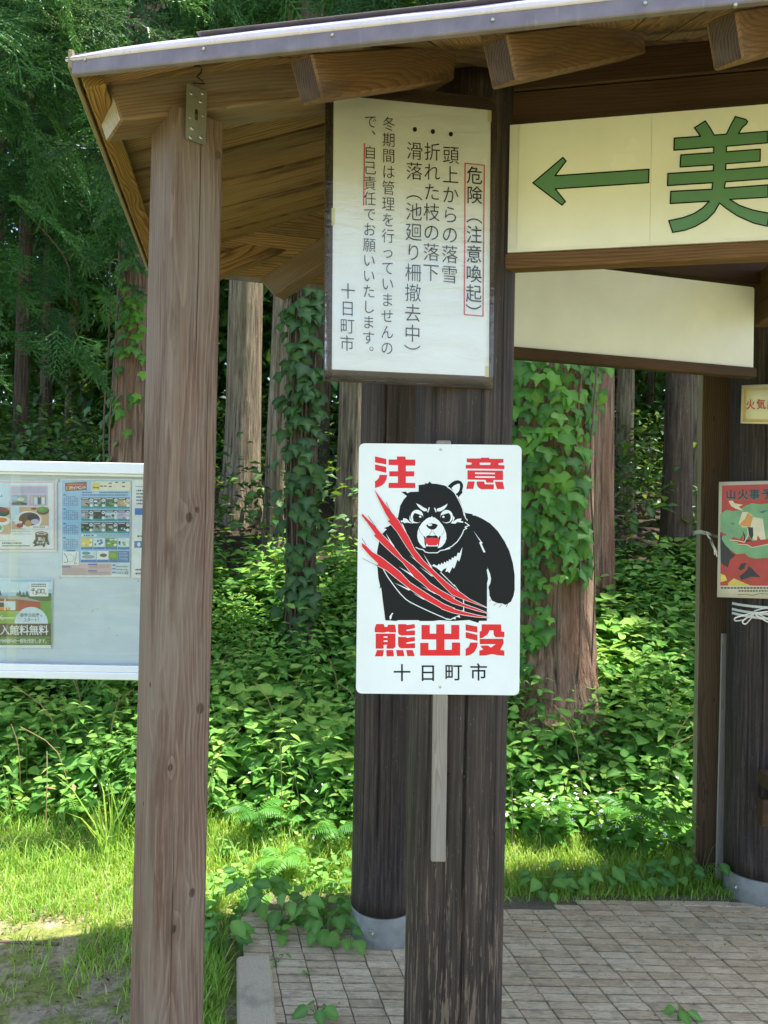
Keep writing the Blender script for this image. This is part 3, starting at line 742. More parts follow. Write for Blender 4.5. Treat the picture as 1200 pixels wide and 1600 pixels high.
# tie plate with slot and screws, hook over it
plate_c = (307, 179); FP = Flat(frame(on_plane(307, 179, pc - nf * 0.066, nf), Vector((nf.y, -nf.x, 0))))
w2, h2 = [abs(v) for v in (FP.loc(291, 179)[0], FP.loc(307, 136)[1])]
def plate():
    b = MB(); n = 10; out, inn = [], []
    r = 0.004
    for cx, cz, a0 in ((w2 - r, h2 - r, 0), (-w2 + r, h2 - r, 90), (-w2 + r, -h2 + r, 180), (w2 - r, -h2 + r, 270)):
        for k in range(4): a = R(a0 + k * 30); out.append((cx + r * math.cos(a), cz + r * math.sin(a)))
    sw, shh = 0.0042, 0.0125
    for cz, a0 in ((shh - sw, 0), (-shh + sw, 180)):
        for k in range(8): a = R(a0 + k * 180 / 7); inn.append((sw * math.cos(a), cz + sw * math.sin(a)))
    m = len(out)
    v = [(x, 0, z) for x, z in out] + [(x, 0, z) for x, z in inn] + [(x, 0.0022, z) for x, z in out] + [(x, 0.0022, z) for x, z in inn]
    tris = tessellate_polygon([[Vector((x, z, 0)) for x, z in out], [Vector((x, z, 0)) for x, z in inn]])
    f = []
    for t in tris:
        a, b_, c = [Vector(v[i]) for i in t]; f.append(list(t) if (b_ - a).cross(c - a).y < 0 else list(t)[::-1])
    f += [[i, (i + 1) % m, 2 * m + (i + 1) % m, 2 * m + i] for i in range(m)] if False else []
    k0 = m + len(inn)
    for i in range(m): f.append([i, k0 + i, k0 + (i + 1) % m, (i + 1) % m])
    for i in range(len(inn)): j = (i + 1) % len(inn); f.append([m + i, m + j, k0 + m + j, k0 + m + i])
    b.add(v, f); return b
pl = plate().build('tie_plate', M_steel, PO, FP.M)
for (px, py) in ((298.5, 145), (316, 145), (313, 158), (300, 200), (298, 214), (314, 214), (297, 184), (317, 181)):
    x, z = FP.loc(px, py); b = MB(); r = 0.0042 if py not in (184, 181) else 0.002
    b.tube([(x, 0.001, z), (x, -0.001, z), (x, -0.0016, z)], [r, r, r * 0.7], 12); b.tube([(x, -0.0012, z), (x, -0.0019, z)], [r * 0.3, r * 0.25], 4, mi=1)
    b.build('screw', None, pl, FP.M, mats=[M_steel, M_rust])
xz = [FP.loc(px, py) for px, py in ((300, 131), (319, 132), (310, 124), (306, 121), (312, 116), (314, 109), (309, 104), (302, 105))]
b = MB(); b.tube([(x, -0.004, z) for x, z in xz], 0.0016, 6); b.build('hook', M_rust, PO, FP.M, smooth=True)

# ================================================================== bear warning sign on a stake against the front pillar
M_signw = plain('white enamel sign', 'e6ebef', 0.34, 0.04, 7, 0.0, 0.03)
M_signb = plain('black print', '0c1017', 0.45, 0.15, 60, spec=0.25)
M_signr = plain('red print', 'dd0f22', 0.38, 0.05, 40)
M_stake = wood('grey stake wood', 'a39a90', '7a6e63', '8f8b86', 0.5, freq=260, centre=(0.01, 0.03), tilt=0.01, contrast=0.6)
YS = P1.y - 0.1255 - 0.024
tl, tr, br, bl = W(560, 692, YS), W(814, 696, YS), W(812.5, 1086, YS), W(557, 1084, YS)
xd = ((tr - tl) + (br - bl)); FS = Flat(frame((tl + tr + bl + br) / 4, xd, (tl - bl) + (tr - br)))
BS = thing('bear_warning_sign', (P1.x, YS, 0), 'white bear warning sign with red slashes and lettering, mounted on a stake', 'sign')
sw, shh = xd.length / 4, ((tl - bl).length + (tr - br).length) / 4
def rounded(w, h, r, n=6):
    pts = []
    for cx, cz, a0 in ((w - r, h - r, 0), (-w + r, h - r, 90), (-w + r, -h + r, 180), (w - r, -h + r, 270)):
        for k in range(n + 1): a = R(a0 + 90 * k / n); pts.append((cx + r * math.cos(a), cz + r * math.sin(a)))
    return pts
def slab(pts, t, y0=0.0):
    m = len(pts); v = [(x, y0, z) for x, z in pts] + [(x, y0 + t, z) for x, z in pts]
    f = [list(range(m)), list(range(m, 2 * m))[::-1]] + [[k, m + k, m + (k + 1) % m, (k + 1) % m][::-1] for k in range(m)]
    f[0] = list(range(m)); return v, f
pnl = mesh_obj('panel', *slab(rounded(sw, shh, 0.014), 0.0015), M_signw, BS, FS.M)
st0 = W(673, 1345, YS + 0.011); st1 = W(686, 688, YS + 0.011)
stx = W(696, 1345, YS + 0.011); stw = (stx - st0).length
beam('stake', (st0 + stx) / 2, W(693, 688.5, YS + 0.011), stw, 0.018, M_stake, BS, 0.003, up=(0, 1, 0))
art = Art(FS, [M_signr, M_signw, M_signb])
q9 = 1200 / 130
def P9(pts, mi, o): art.poly(pts, mi, o[0], o[1], q9)
Z1, Z2, Z3, Z4, Z5, Z6, Z9 = (560, 690), (680, 690), (560, 780), (680, 780), (580, 880), (690, 880), (640, 730)
BB = (540, 680, 1105 / 290)
# lettering
for p in ([(240, 213), (403, 250), (403, 330), (240, 300)], [(240, 330), (403, 365), (403, 450), (240, 413)],
          [(305, 480), (415, 480), (405, 545), (375, 600), (330, 640), (240, 672), (240, 572), (275, 550), (295, 520)],
          [(435, 258), (556, 258), (556, 215), (675, 215), (685, 258), (820, 260), (820, 347), (685, 347), (685, 428), (805, 428), (805, 502), (685, 502), (685, 595), (820, 597), (820, 670), (435, 670), (435, 595), (570, 595), (570, 502), (445, 502), (445, 428), (570, 428), (570, 340), (435, 338)]): P9(p, 0, Z1)
def flush():
    global art
    art.build('lettering', BS); art = Art(FS, [M_signr, M_signw, M_signb])
flush()
for p in ([(455, 243), (660, 243), (660, 232), (780, 232), (780, 248), (985, 250), (985, 305), (925, 308), (905, 325), (925, 340), (998, 342), (998, 397), (440, 390), (440, 336), (515, 334), (530, 318), (515, 302), (455, 300)],
          [(465, 415), (978, 418), (978, 555), (840, 555), (840, 592), (740, 592), (725, 553), (465, 548)], [(470, 575), (570, 575), (550, 683), (448, 683)],
          [(600, 575), (705, 575), (715, 615), (845, 617), (845, 687), (660, 687), (620, 660), (600, 620)], [(860, 578), (975, 580), (998, 687), (890, 683)]): P9(p, 0, Z2)
for p in ([(645, 305), (795, 305), (800, 320), (790, 336), (650, 336), (640, 320)], [(575, 446), (862, 450), (862, 470), (575, 466)], [(575, 500), (862, 503), (862, 524), (575, 520)]): P9(p, 1, Z2)
flush()
def P10(pts, mi, ox): art.poly(pts, mi, ox, 960, 10)
for p in ([(130, 150), (245, 150), (260, 195), (300, 195), (315, 160), (425, 160), (440, 280), (330, 280), (320, 270), (240, 285), (105, 278), (105, 215)],
          [(120, 300), (430, 300), (430, 500), (400, 535), (290, 535), (290, 495), (305, 475), (245, 475), (245, 535), (120, 535)],
          [(470, 152), (590, 152), (610, 165), (730, 152), (735, 215), (600, 240), (600, 260), (735, 248), (735, 325), (520, 330), (480, 310), (470, 280)],
          [(470, 352), (590, 352), (610, 365), (730, 352), (735, 415), (600, 440), (600, 460), (735, 448), (735, 528), (520, 530), (480, 510), (470, 480)],
          [(140, 557), (250, 557), (230, 655), (108, 655)], [(285, 557), (395, 557), (405, 655), (290, 655)], [(440, 557), (550, 557), (570, 652), (455, 652)], [(595, 557), (700, 557), (730, 652), (615, 652)],
          ): P10(p, 0, 575)
for p in ([(245, 343), (305, 343), (305, 364), (245, 364)], [(245, 407), (305, 407), (305, 429), (245, 429)]): P10(p, 1, 575)
flush()
for p in ([(835, 165), (965, 165), (965, 300), (1065, 300), (1065, 155), (1195, 155), (1195, 300), (1300, 300), (1300, 165), (1425, 165), (1425, 390), (1195, 390), (1195, 553), (1310, 553), (1310, 440), (1440, 440), (1440, 645), (815, 645), (815, 445), (945, 445), (945, 553), (1065, 553), (1065, 390), (835, 390)],): P10(p, 0, 575)
flush()
for p in ([(425, 155), (610, 190), (610, 285), (425, 250)], [(425, 275), (610, 320), (610, 412), (425, 368)], [(500, 440), (615, 440), (605, 510), (560, 590), (500, 630), (425, 650), (425, 540), (470, 510)],
          [(675, 155), (978, 155), (985, 265), (1030, 270), (1030, 355), (890, 355), (865, 320), (860, 250), (800, 250), (770, 310), (690, 365), (645, 375), (645, 270), (675, 255)],
          [(645, 382), (1015, 380), (1020, 450), (965, 555), (1030, 565), (1030, 645), (920, 635), (835, 620), (740, 640), (640, 645), (640, 565), (700, 550), (655, 490), (775, 485), (820, 520), (895, 465), (645, 465)]): P10(p, 0, 685)
for ch, cx, cy in (('十', 628, 1051), ('日', 668.5, 1051), ('町', 708.5, 1050), ('市', 747.8, 1050)): 
    flush(); art.glyph(ch, cx, cy, 28.5, 28.5, 2, 0.008)
art.build('lettering', BS)
# the bear
art = Art(FS, [M_signr, M_signw, M_signb], 0.0006)
def PB(pts, mi): art.poly(pts, mi, *BB)
PB([(335, 500), (250, 545), (228, 553), (245, 560), (215, 590), (200, 630), (188, 690), (187, 760), (195, 850), (205, 895), (202, 915), (212, 905), (222, 990), (237, 1103), (265, 1103), (300, 1106), (315, 1101), (435, 1101), (440, 1106), (520, 1106), (560, 1101), (640, 1106), (735, 1100), (790, 1117), (795, 1105), (841, 1105), (842, 880), (848, 855), (838, 790), (833, 700), (800, 600), (715, 463), (600, 440), (400, 440)], 2)
PB([(715, 463), (755, 470), (757, 478), (770, 478), (810, 495), (860, 525), (905, 570), (945, 630), (975, 690), (995, 760), (1006, 830), (1006, 920), (1000, 955), (985, 990), (965, 1003), (950, 1010), (935, 1002), (905, 1000), (872, 985), (857, 955), (855, 925), (850, 905), (862, 880), (866, 855), (860, 825), (848, 795), (836, 745), (830, 650), (770, 560), (720, 500)], 2)
PB([(332, 338), (358, 336), (368, 346), (385, 338), (435, 336), (435, 297), (475, 292), (470, 285), (490, 288), (500, 275), (512, 288), (545, 290), (590, 300), (625, 318), (655, 345), (680, 390), (700, 440), (710, 480), (716, 515), (728, 530), (714, 540), (735, 552), (712, 562), (718, 570), (703, 580), (690, 612), (660, 640), (620, 665), (570, 682), (555, 700), (475, 700), (460, 685), (420, 670), (370, 630), (340, 570), (310, 515), (300, 500), (312, 490), (318, 460), (325, 420), (345, 385), (365, 362)], 2)
P9([(550, 275), (600, 225), (650, 195), (700, 188), (745, 205), (770, 250), (770, 290), (755, 345), (765, 365), (720, 415), (695, 440), (670, 430), (640, 380), (600, 310)], 2, Z9)
P9([(605, 300), (640, 265), (690, 240), (722, 240), (727, 290), (715, 340), (690, 370), (655, 392), (645, 360), (620, 330)], 1, Z9)
art.stroke([(545, 285), (600, 325), (650, 370), (690, 440), (730, 520), (765, 600), (785, 690), (800, 720)], 11, 1, *Z9, q9)
art.stroke([(690, 410), (682, 425), (695, 430), (685, 445)], 9, 1, *Z9, q9)
PB([(760, 550), (832, 640), (840, 742), (846, 792), (842, 800), (800, 790), (740, 600)], 2)
# eyes, brows, muzzle
for p in ([(95, 520), (150, 545), (200, 580), (255, 605), (245, 635), (205, 635), (165, 610), (120, 565)], [(548, 525), (530, 570), (495, 610), (450, 635), (405, 638), (388, 615), (400, 595), (440, 585), (500, 555)]): P9(p, 1, Z9)
art.stroke([(283, 585), (263, 645)], 16, 1, *Z9, q9); art.stroke([(361, 590), (381, 642)], 16, 1, *Z9, q9)
art.ell(106, 710, 90, 96, 1, *Z9, q9); art.ell(120, 722, 74, 76, 2, *Z9, q9, cut=((40, 646), (200, 703))); art.ell(112, 765, 60, 30, 2, *Z9, q9); art.ell(153, 714, 17, 15, 1, *Z9, q9)
art.ell(534, 712, 90, 96, 1, *Z9, q9); art.ell(520, 722, 74, 76, 2, *Z9, q9, cut=((440, 697), (600, 648))); art.ell(525, 765, 60, 30, 2, *Z9, q9); art.ell(487, 716, 17, 15, 1, *Z9, q9)
P9([(600, 812), (640, 775), (690, 745), (752, 740), (735, 772), (775, 785), (770, 802), (720, 795), (690, 790), (660, 814)], 1, Z9)
P9([(630, 700), (650, 730), (625, 790), (590, 810), (620, 770)], 1, Z9)
P9([(605, 312), (640, 305), (650, 272), (700, 285), (740, 330), (790, 350), (700, 338), (660, 345), (640, 325), (620, 335)], 1, Z3)
P9([(740, 230), (755, 290), (800, 335), (840, 345), (780, 345), (735, 300)], 1, Z3)
P9([(320, 705), (335, 722), (360, 725), (420, 770), (470, 830), (505, 890), (528, 960), (530, 1030), (510, 1090), (470, 1140), (430, 1165), (410, 1190), (240, 1190), (200, 1160), (160, 1120), (125, 1070), (110, 1000), (115, 930), (140, 860), (180, 800), (240, 745), (285, 722), (305, 725)], 1, Z9)
P9([(235, 840), (270, 815), (320, 810), (380, 818), (408, 835), (385, 875), (350, 900), (310, 900), (270, 880)], 2, Z9); art.ell(292, 832, 32, 16, 1, *Z9, q9)
art.stroke([(320, 900), (318, 925), (280, 980)], 5, 2, *Z9, q9); art.stroke([(335, 925), (375, 980)], 5, 2, *Z9, q9); art.stroke([(140, 880), (150, 930), (190, 980)], 4, 2, *Z9, q9); art.stroke([(500, 885), (490, 940), (460, 980)], 4, 2, *Z9, q9)
P9([(195, 985), (225, 1005), (250, 990), (270, 982), (330, 990), (370, 982), (395, 990), (415, 1000), (450, 988), (435, 1060), (420, 1130), (400, 1170), (235, 1170), (215, 1100), (210, 1030)], 2, Z9)
P9([(213, 1040), (270, 1018), (330, 1013), (400, 1025), (440, 1048), (425, 1100), (400, 1132), (260, 1137), (225, 1095)], 0, Z9)
for p in ([(222, 1000), (244, 985), (236, 1028)], [(397, 985), (428, 995), (413, 1028)], [(228, 1140), (248, 1100), (265, 1128), (390, 1128), (408, 1102), (412, 1142)]): P9(p, 1, Z9)
P9([(180, 1158), (240, 1165), (330, 1160), (420, 1165), (470, 1158), (480, 1190), (440, 1235), (210, 1235), (170, 1200)], 2, Z9)
art.stroke([(830, 695), (880, 718), (935, 728), (962, 760), (1010, 772), (1140, 772), (1180, 740), (1230, 732), (1320, 710)], 13, 1, *Z3, q9)
art.stroke([(150, 720), (240, 680), (320, 610), (380, 520), (415, 440), (455, 420), (430, 402), (490, 378), (430, 335)], 13, 1, *Z4, q9); art.stroke([(465, 305), (435, 270), (420, 200)], 11, 1, *Z4, q9)
P9([(-75, 945), (-40, 955), (-20, 935), (0, 950), (30, 960), (50, 930), (75, 950), (90, 915), (115, 940), (130, 900), (155, 920), (165, 885), (190, 905), (200, 865), (230, 880), (240, 840), (265, 850), (280, 820), (305, 830), (325, 770), (350, 780), (392, 690), (375, 800), (345, 900), (320, 870), (290, 960), (270, 1000), (245, 980), (205, 1065), (180, 1040), (145, 1050), (165, 990), (120, 1010), (90, 1045), (20, 990)], 1, Z4)
P9([(550, 455), (665, 610), (687, 635), (667, 640), (724, 765), (695, 766), (632, 622), (653, 617)], 1, Z4)
art.stroke([(175, 90), (240, 200), (340, 340), (420, 440), (500, 520), (560, 560), (700, 630), (850, 700), (1000, 765), (1080, 800), (1150, 812)], 13, 1, *Z5, q9)
art.stroke([(60, 805), (130, 815), (160, 795)], 11, 1, *Z6, q9); P9([(140, 795), (255, 745), (270, 785), (205, 770), (200, 810)], 1, Z6)
art.stroke([(1000, 130), (1200, 330)], 11, 1, *Z5, q9); art.stroke([(180, 310), (270, 430)], 9, 1, *Z6, q9); art.stroke([(315, 500), (318, 690)], 13, 1, *Z6, q9); P9([(280, 690), (318, 665), (330, 695)], 1, Z6)
for p in ([(300, 715), (318, 720), (300, 750), (290, 800), (272, 815), (262, 770), (285, 740)],): P9(p, 1, Z5)
for p in ([(715, 520), (690, 548)], [(750, 608), (790, 580)], [(828, 638), (865, 597)], [(930, 632), (960, 575)]): art.stroke(p, 5, 2, *Z6, q9)
art.build('bear_picture', BS)
# claw slashes
art = Art(FS, [M_signr, M_signw, M_signb], 0.0022)
def conv(lst): return [(o[0] + x / s, o[1] + y / s) for (x, y, o, s) in lst]
B_ = BB[:2]; bs = BB[2]
def seq(o, s, pts): return [(x, y, o, s) for x, y in pts]
S1 = conv(seq(B_, bs, [(172, 325), (220, 390), (262, 445), (315, 509), (373, 604), (410, 680), (464, 748), (547, 827), (600, 875), (648, 914), (687, 939), (737, 976), (840, 1026), (704, 977), (633, 948), (571, 886), (522, 835), (419, 744), (360, 660), (307, 575), (262, 521), (250, 512), (262, 505), (240, 470), (205, 400)]))
S2 = conv(seq(Z3, q9, [(50, 205), (150, 300), (250, 400), (350, 520), (430, 600), (520, 700), (640, 850), (780, 960), (920, 1090)]) + seq(Z5, q9, [(850, 290), (1000, 390), (1200, 500)]) + seq(Z6, q9, [(150, 500), (300, 580), (500, 650), (680, 725), (500, 680), (300, 618), (150, 570), (0, 490)]) + seq(Z5, q9, [(1000, 470), (850, 390), (740, 290), (620, 200)]) + seq(Z3, q9, [(640, 910), (500, 790), (360, 660), (225, 525), (245, 505), (130, 340), (50, 240)]))
S3 = conv(seq(Z3, q9, [(50, 630), (110, 670), (200, 760), (320, 830), (450, 930), (600, 1050), (740, 1200)]) + seq(Z5, q9, [(700, 370), (900, 500), (1050, 590), (1200, 650)]) + seq(Z6, q9, [(150, 650), (320, 700), (500, 745), (700, 785), (500, 772), (320, 745), (150, 710), (0, 655)]) + seq(Z5, q9, [(1000, 640), (780, 520), (570, 380), (380, 230), (220, 100)]) + seq(Z3, q9, [(290, 965), (265, 955), (285, 930), (150, 800), (50, 680)]))
for S in (S1, S2, S3): art.stroke(S, 1.5, 1, closed=True)
for o, p in ((Z3, [(620, 340), (640, 360), (715, 530), (690, 540)]), (Z3, [(395, 490), (520, 680), (500, 712)]), (Z3, [(735, 805), (950, 960), (930, 972)]), (Z3, [(585, 975), (820, 1105), (790, 1122)]), (Z5, [(330, 280), (570, 380), (540, 392)]), (Z5, [(710, 325), (940, 435), (920, 442)]),
             (Z3, [(770, 935), (925, 1090), (905, 1110)]), (Z3, [(935, 785), (1065, 985), (1045, 990)]), (Z3, [(880, 975), (1080, 1110), (1055, 1112)]), (Z5, [(600, 430), (790, 525), (750, 522)])): P9(p, 1, o)
for S in (S1, S2, S3): art.poly(S, 0)
for o, p in ((Z3, [(400, 40), (470, 190)]), (Z3, [(140, 240), (250, 400)]), (Z3, [(50, 560), (110, 660)]), (Z3, [(65, 855), (285, 965)])): art.stroke(p, 5, 2, *o, q9)
art.build('claw_slashes', BS)
for (px, py) in ((688.5, 702.5), (687.5, 1073.5)):
    x, z = FS.loc(px, py); b = MB(); b.tube([(x, 0, z), (x, -0.0012, z), (x, -0.0018, z)], [0.0036, 0.0033, 0.0015], 12); b.build('screw', M_steel, BS, FS.M, smooth=False)

# ================================================================== typed notice in plastic film on a dark board
M_brd = plain('dark brown painted board', '4a3934', 0.5, 0.12, 18)
def paper_mat(name, col, wr=0.5):
    t = NT(name); tc = t.n('TexCoord').outputs['Object']; nz = t.noise(t.vmath('MULTIPLY', tc, (5, 1, 22)).outputs[0], 1, 4, 0.55, 0.8); b = t.noise(tc, 3, 3)
    c = t.mix(t.maprange(b.outputs[0], 0.35, 0.7), srgb(col), tuple(x * 0.93 for x in srgb(col)[:3]) + (1,))
    p = t.bsdf(c, 0.35, nz.outputs[0], wr, 0.01); p.inputs['Coat Weight'].default_value = 0.4; p.inputs['Coat Roughness'].default_value = 0.15
    return t.done(p)
M_paper = paper_mat('film covered paper', 'eef0f0', 0.14)
M_ink = plain('black ink', '15130f', 0.45, 0.2, 60); M_redink = plain('red marker ink', 'd0505a', 0.5, 0.1, 40); M_tape = plain('yellowed tape', 'd8cf9a', 0.35)
YN = P1.y - 0.1255 - 0.022
c4 = [W(510, 120, YN), W(778, 151, YN), W(771, 607, YN), W(507, 593, YN)]
# solve the board as a plane turned a little: right side farther
xdir = Vector((math.cos(R(8)), math.sin(R(8)), 0)); FNm = frame(W(640, 370, YN - 0.026), xdir, (0, -0.035, 1)); FN = Flat(FNm)
NB = thing('notice_board', (P1.x, YN, 1.6), 'dark board with a cream typed notice in vertical black lettering', 'notice board')
Bq = [FN.loc(*p) for p in ((508.5, 122), (776, 153), (770, 607), (506, 594))]
mesh_obj('backing_board', *slab(Bq[::-1], 0.012, 0.003), M_brd, NB, FN.M)
def sheet(flat, quad_px, n, m, amp, y0, thick=0.0006):
    P = [flat.loc(*p) for p in quad_px]; vs = []; fs = []
    for s in (0, 1):
        for j in range(m + 1):
            for i in range(n + 1):
                u, v = i / n, j / m
                x = (P[0][0] * (1 - u) + P[1][0] * u) * (1 - v) + (P[3][0] * (1 - u) + P[2][0] * u) * v
                z = (P[0][1] * (1 - u) + P[1][1] * u) * (1 - v) + (P[3][1] * (1 - u) + P[2][1] * u) * v
                vs.append((x, y0 + s * thick + amp * mnoise.noise(Vector((x * 9, z * 14, 4))), z))
    K = (n + 1) * (m + 1)
    for j in range(m):
        for i in range(n):
            a = j * (n + 1) + i; fs.append([a, a + n + 1, a + n + 2, a + 1]); fs.append([K + a, K + a + 1, K + a + n + 2, K + a + n + 1])
    for i in range(n): fs.append([i, i + 1, K + i + 1, K + i]); a = m * (n + 1) + i; fs.append([a, K + a, K + a + 1, a + 1])
    for j in range(m): a = j * (n + 1); fs.append([a, K + a, K + a + n + 1, a + n + 1]); a += n; fs.append([a, a + n + 1, K + a + n + 1, K + a])
    return vs, fs
mesh_obj('paper', *sheet(FN, ((521.5, 148), (767, 172), (764, 588), (518.5, 577)), 10, 16, 0.0008, 0.0012), M_paper, NB, FN.M, smooth=False)
art = Art(FN, [M_ink, M_redink, M_tape], 0.0002, 0.000008)
Z = 980 / 300
def flush_n(nm):
    global art
    art.build(nm, NB); art = Art(FN, [M_ink, M_redink, M_tape], 0.0002, 0.000008)
def col_(s, x0, y0, x1, pitch, sx, sy, bold=-0.006):
    n = len(s)
    for i, ch in enumerate(s):
        zx = x0 + (x1 - x0) * (i / max(n - 1, 1)); zy = y0 + pitch * i
        px, py = 500 + zx / Z, 130 + zy / Z; ax, ay = sx / Z, sy / Z
        if ch in '（）': art.glyph(ch, px, py, ax, ay, 0, bold, -math.pi / 2, 0.07)
        elif ch in '、。': art.glyph(ch, px + ax * 0.55, py - ay * 0.55, ax, ay, 0, bold, 0, 0.07)
        elif ch != ' ': art.glyph(ch, px, py, ax, ay, 0, bold, 0, 0.07)
    flush_n('lettering')
col_('危険（注意喚起）', 789, 470, 784, 100.5, 84, 96, 0.002)
col_('頭上からの落雪', 668, 366, 661, 101.5, 88, 98); col_('折れた枝の落下', 573, 350, 567, 102.5, 88, 98)
col_('滑落（池廻り柵撤去中）', 483, 345, 471, 103.5, 88, 98)
col_('冬期間は管理を行っていませんの', 352, 207, 342, 81.7, 68, 78); col_('で、自己責任でお願いいたします。', 258, 195, 246, 78.8, 68, 76)
col_('十日町市', 143, 1060, 138, 89, 78, 86)
for x, y in ((668, 260), (576, 247), (484, 236)): art.ell(500 + x / Z, 130 + y / Z, 3.3, 3.8, 0); flush_n('bullet_dot')
bx = [(726.7, 255), (756.6, 258.3), (754.7, 494), (725.5, 491.5)]
art.stroke(bx, 1.8, 1, closed=True); art.stroke([(500 + 227 / Z, 130 + 308 / Z), (500 + 223 / Z, 130 + 622 / Z)], 1.8, 1); flush_n('red_marking')
for qd in ([(762, 172), (768, 172.5), (768, 190), (762, 190)], [(758, 572), (764, 572), (764, 589), (758, 589)], [(518, 325), (523, 325), (523, 352), (518, 352)], [(519, 150), (526, 149), (526, 155), (519, 156)]): art.poly(qd, 2); flush_n('tape')
def film_mat():
    t = NT('clear plastic film'); tc = t.n('TexCoord').outputs['Object']; nz = t.noise(t.vmath('MULTIPLY', tc, (6, 1, 30)).outputs[0], 1, 4, 0.6, 1.0)
    bp = t.n('Bump', {'Height': nz.outputs[0], 'Strength': 0.25, 'Distance': 0.02})
    gl = t.n('BsdfGlossy', {'Color': (1, 1, 1, 1), 'Roughness': 0.08}); t.t.links.new(bp.outputs[0], gl.inputs['Normal'])
    fr = t.n('Fresnel', {'IOR': 1.45}); t.t.links.new(bp.outputs[0], fr.inputs['Normal'])
    return t.done(t.n('MixShader', {0: t.math('MULTIPLY', fr.outputs[0], 0.9), 1: t.n('BsdfTransparent').outputs[0], 2: gl.outputs[0]}))
M_film = film_mat()
mesh_obj('plastic_film', *sheet(FN, ((509.5, 124), (775, 155), (770, 606), (507, 593)), 14, 22, 0.001, -0.003, 0.0002), M_film, NB, FN.M, smooth=True)

# ================================================================== way sign with arrow, between the front beams
M_cream = plain('cream sign board', 'efeee2', 0.22, 0.04, 6, 0, 0.04); M_green = plain('green cut letter', '618c68', 0.4, 0.04, 30); M_edge = plain('white plastic edge', 'e6e4da', 0.35)
o1 = on_plane(795, 295, Vector((0.321, 1.905, 0)), N1); FWm = frame(o1, Vector((d1.x, d1.y, 0))); FW = Flat(FWm)
WS = thing('direction_sign', tuple(o1), 'cream direction sign with a green arrow and a large green character', 'sign')
x0, x1 = FW.loc(795, 295)[0], FW.loc(1200, 267)[0] + 1.0; zt, zb = FW.loc(795, 195.5)[1], FW.loc(794, 394.5)[1]
mesh_obj('panel', *slab([(x0, zb), (x1, zb), (x1, zt), (x0, zt)], 0.006), M_edge, WS, FW.M)
e = 0.0075; xs_ = FW.loc(1017, 270)[0]
mesh_obj('face_sheet', *slab([(x0 + 0.022, zb + e), (xs_ - 0.0004, zb + e), (xs_ - 0.0004, zt - 0.001), (x0 + 0.024, zt - 0.001)], 0.0008, -0.0014), M_cream, WS, FW.M)
mesh_obj('face_sheet', *slab([(xs_ + 0.0004, zb + e), (x1, zb + e), (x1, zt - 0.001), (xs_ + 0.0004, zt - 0.001)], 0.0008, -0.0013), M_cream, WS, FW.M)
art = Art(FW, [M_green, M_signb], 0.0018, 0.00002)
AR = [(72, 322), (340, 95), (368, 127), (270, 258), (1108, 200), (1104, 320), (272, 375), (362, 488), (332, 520)]
art.poly(AR, 0, 820, 230, 5.714); art.stroke(AR, 12, 1, 820, 230, 5.714, True); art.build('arrow', WS)
art = Art(FW, [M_green, M_signb], 0.0018, 0.00002)
BI = [(430, 203), (545, 130), (600, 210), (637, 278), (765, 268), (810, 175), (858, 85), (965, 115), (985, 135), (975, 160), (930, 200), (890, 262), (1192, 238), (1192, 360), (765, 395), (765, 452), (1118, 425), (1115, 550), (760, 577), (757, 640), (1240, 603), (1240, 730), (755, 765), (742, 830), (1197, 797), (1200, 925), (800, 948), (900, 1010), (1040, 1060), (1210, 1092), (1190, 1228), (1050, 1195), (880, 1120), (760, 1040), (693, 985), (640, 1080), (560, 1160), (440, 1230), (330, 1270), (205, 1292), (165, 1170), (310, 1140), (430, 1095), (520, 1035), (585, 968), (180, 992), (185, 865), (615, 843), (622, 775), (152, 805), (155, 680), (628, 650), (632, 590), (282, 612), (290, 487), (632, 463), (632, 405), (218, 438), (222, 312), (495, 293)]
art.poly(BI, 0, 1020, 170, 6.6667); art.stroke(BI, 13, 1, 1020, 170, 6.6667, True); art.build('lettering', WS)

# ================================================================== blank white sign between the back pillars
FBm = frame(PBK, D2V); FB = Flat(FBm)
xl, xr = FB.loc(806, 470)[0] - 0.35, FB.loc(1178, 500)[0]; zt, zb = FB.loc(980, 425)[1], FB.loc(980, 558.5)[1]
BP = mesh_obj('blank_sign', *slab([(xl, zb), (xr - .004, zb), (xr, zb + .004), (xr, zt - .006), (xr - .006, zt), (xl, zt)], 0.012), plain('matt white board', 'eef0f6', 0.5, 0.06, 5), None, FBm)
tag(BP, 'plain white board hanging above the view into the forest, back of the shelter', 'sign')

# ================================================================== right-hand side: post, posters, ties, plank, bench
nq = Vector((math.sin(R(14)), math.cos(R(14)), 0)); q = W(1112, 1000, 3.43)
RP = thing('square_post', (q.x, q.y, 0), 'brown square timber post with its left face coloured as if lit beside the fire poster', 'post')
ztp = W(1112, 575, 3.43).z
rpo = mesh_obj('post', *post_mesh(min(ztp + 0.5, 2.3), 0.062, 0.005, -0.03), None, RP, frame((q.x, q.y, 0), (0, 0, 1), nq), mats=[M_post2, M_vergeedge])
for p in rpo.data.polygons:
    if p.normal.y < -0.9: p.material_index = 1  # left face gets a paler wood to paint in the sky light
bpl = W(1125, 1345, 3.31); tpl = W(1134, 990, 3.31); bpl.z = 0.0
LP = thing('leaning_plank', (bpl.x, bpl.y, 0), 'thin grey plank standing in the gap beside the right log pillar', 'plank')
beam('plank', bpl, tpl, 0.036, 0.012, M_stake, LP, 0.002, up=(0, 1, 0))
YP = P3.y - 0.15
M_pp = plain('old poster paper', 'cbc6b4', 0.55, 0.06, 8); M_pr = plain('poster red', 'a83a34', 0.55, 0.2, 16); M_pg = plain('poster green', '6f9f74', 0.55, 0.2, 14); M_pt = plain('poster teal', '2f6f78', 0.55, 0.1, 30)
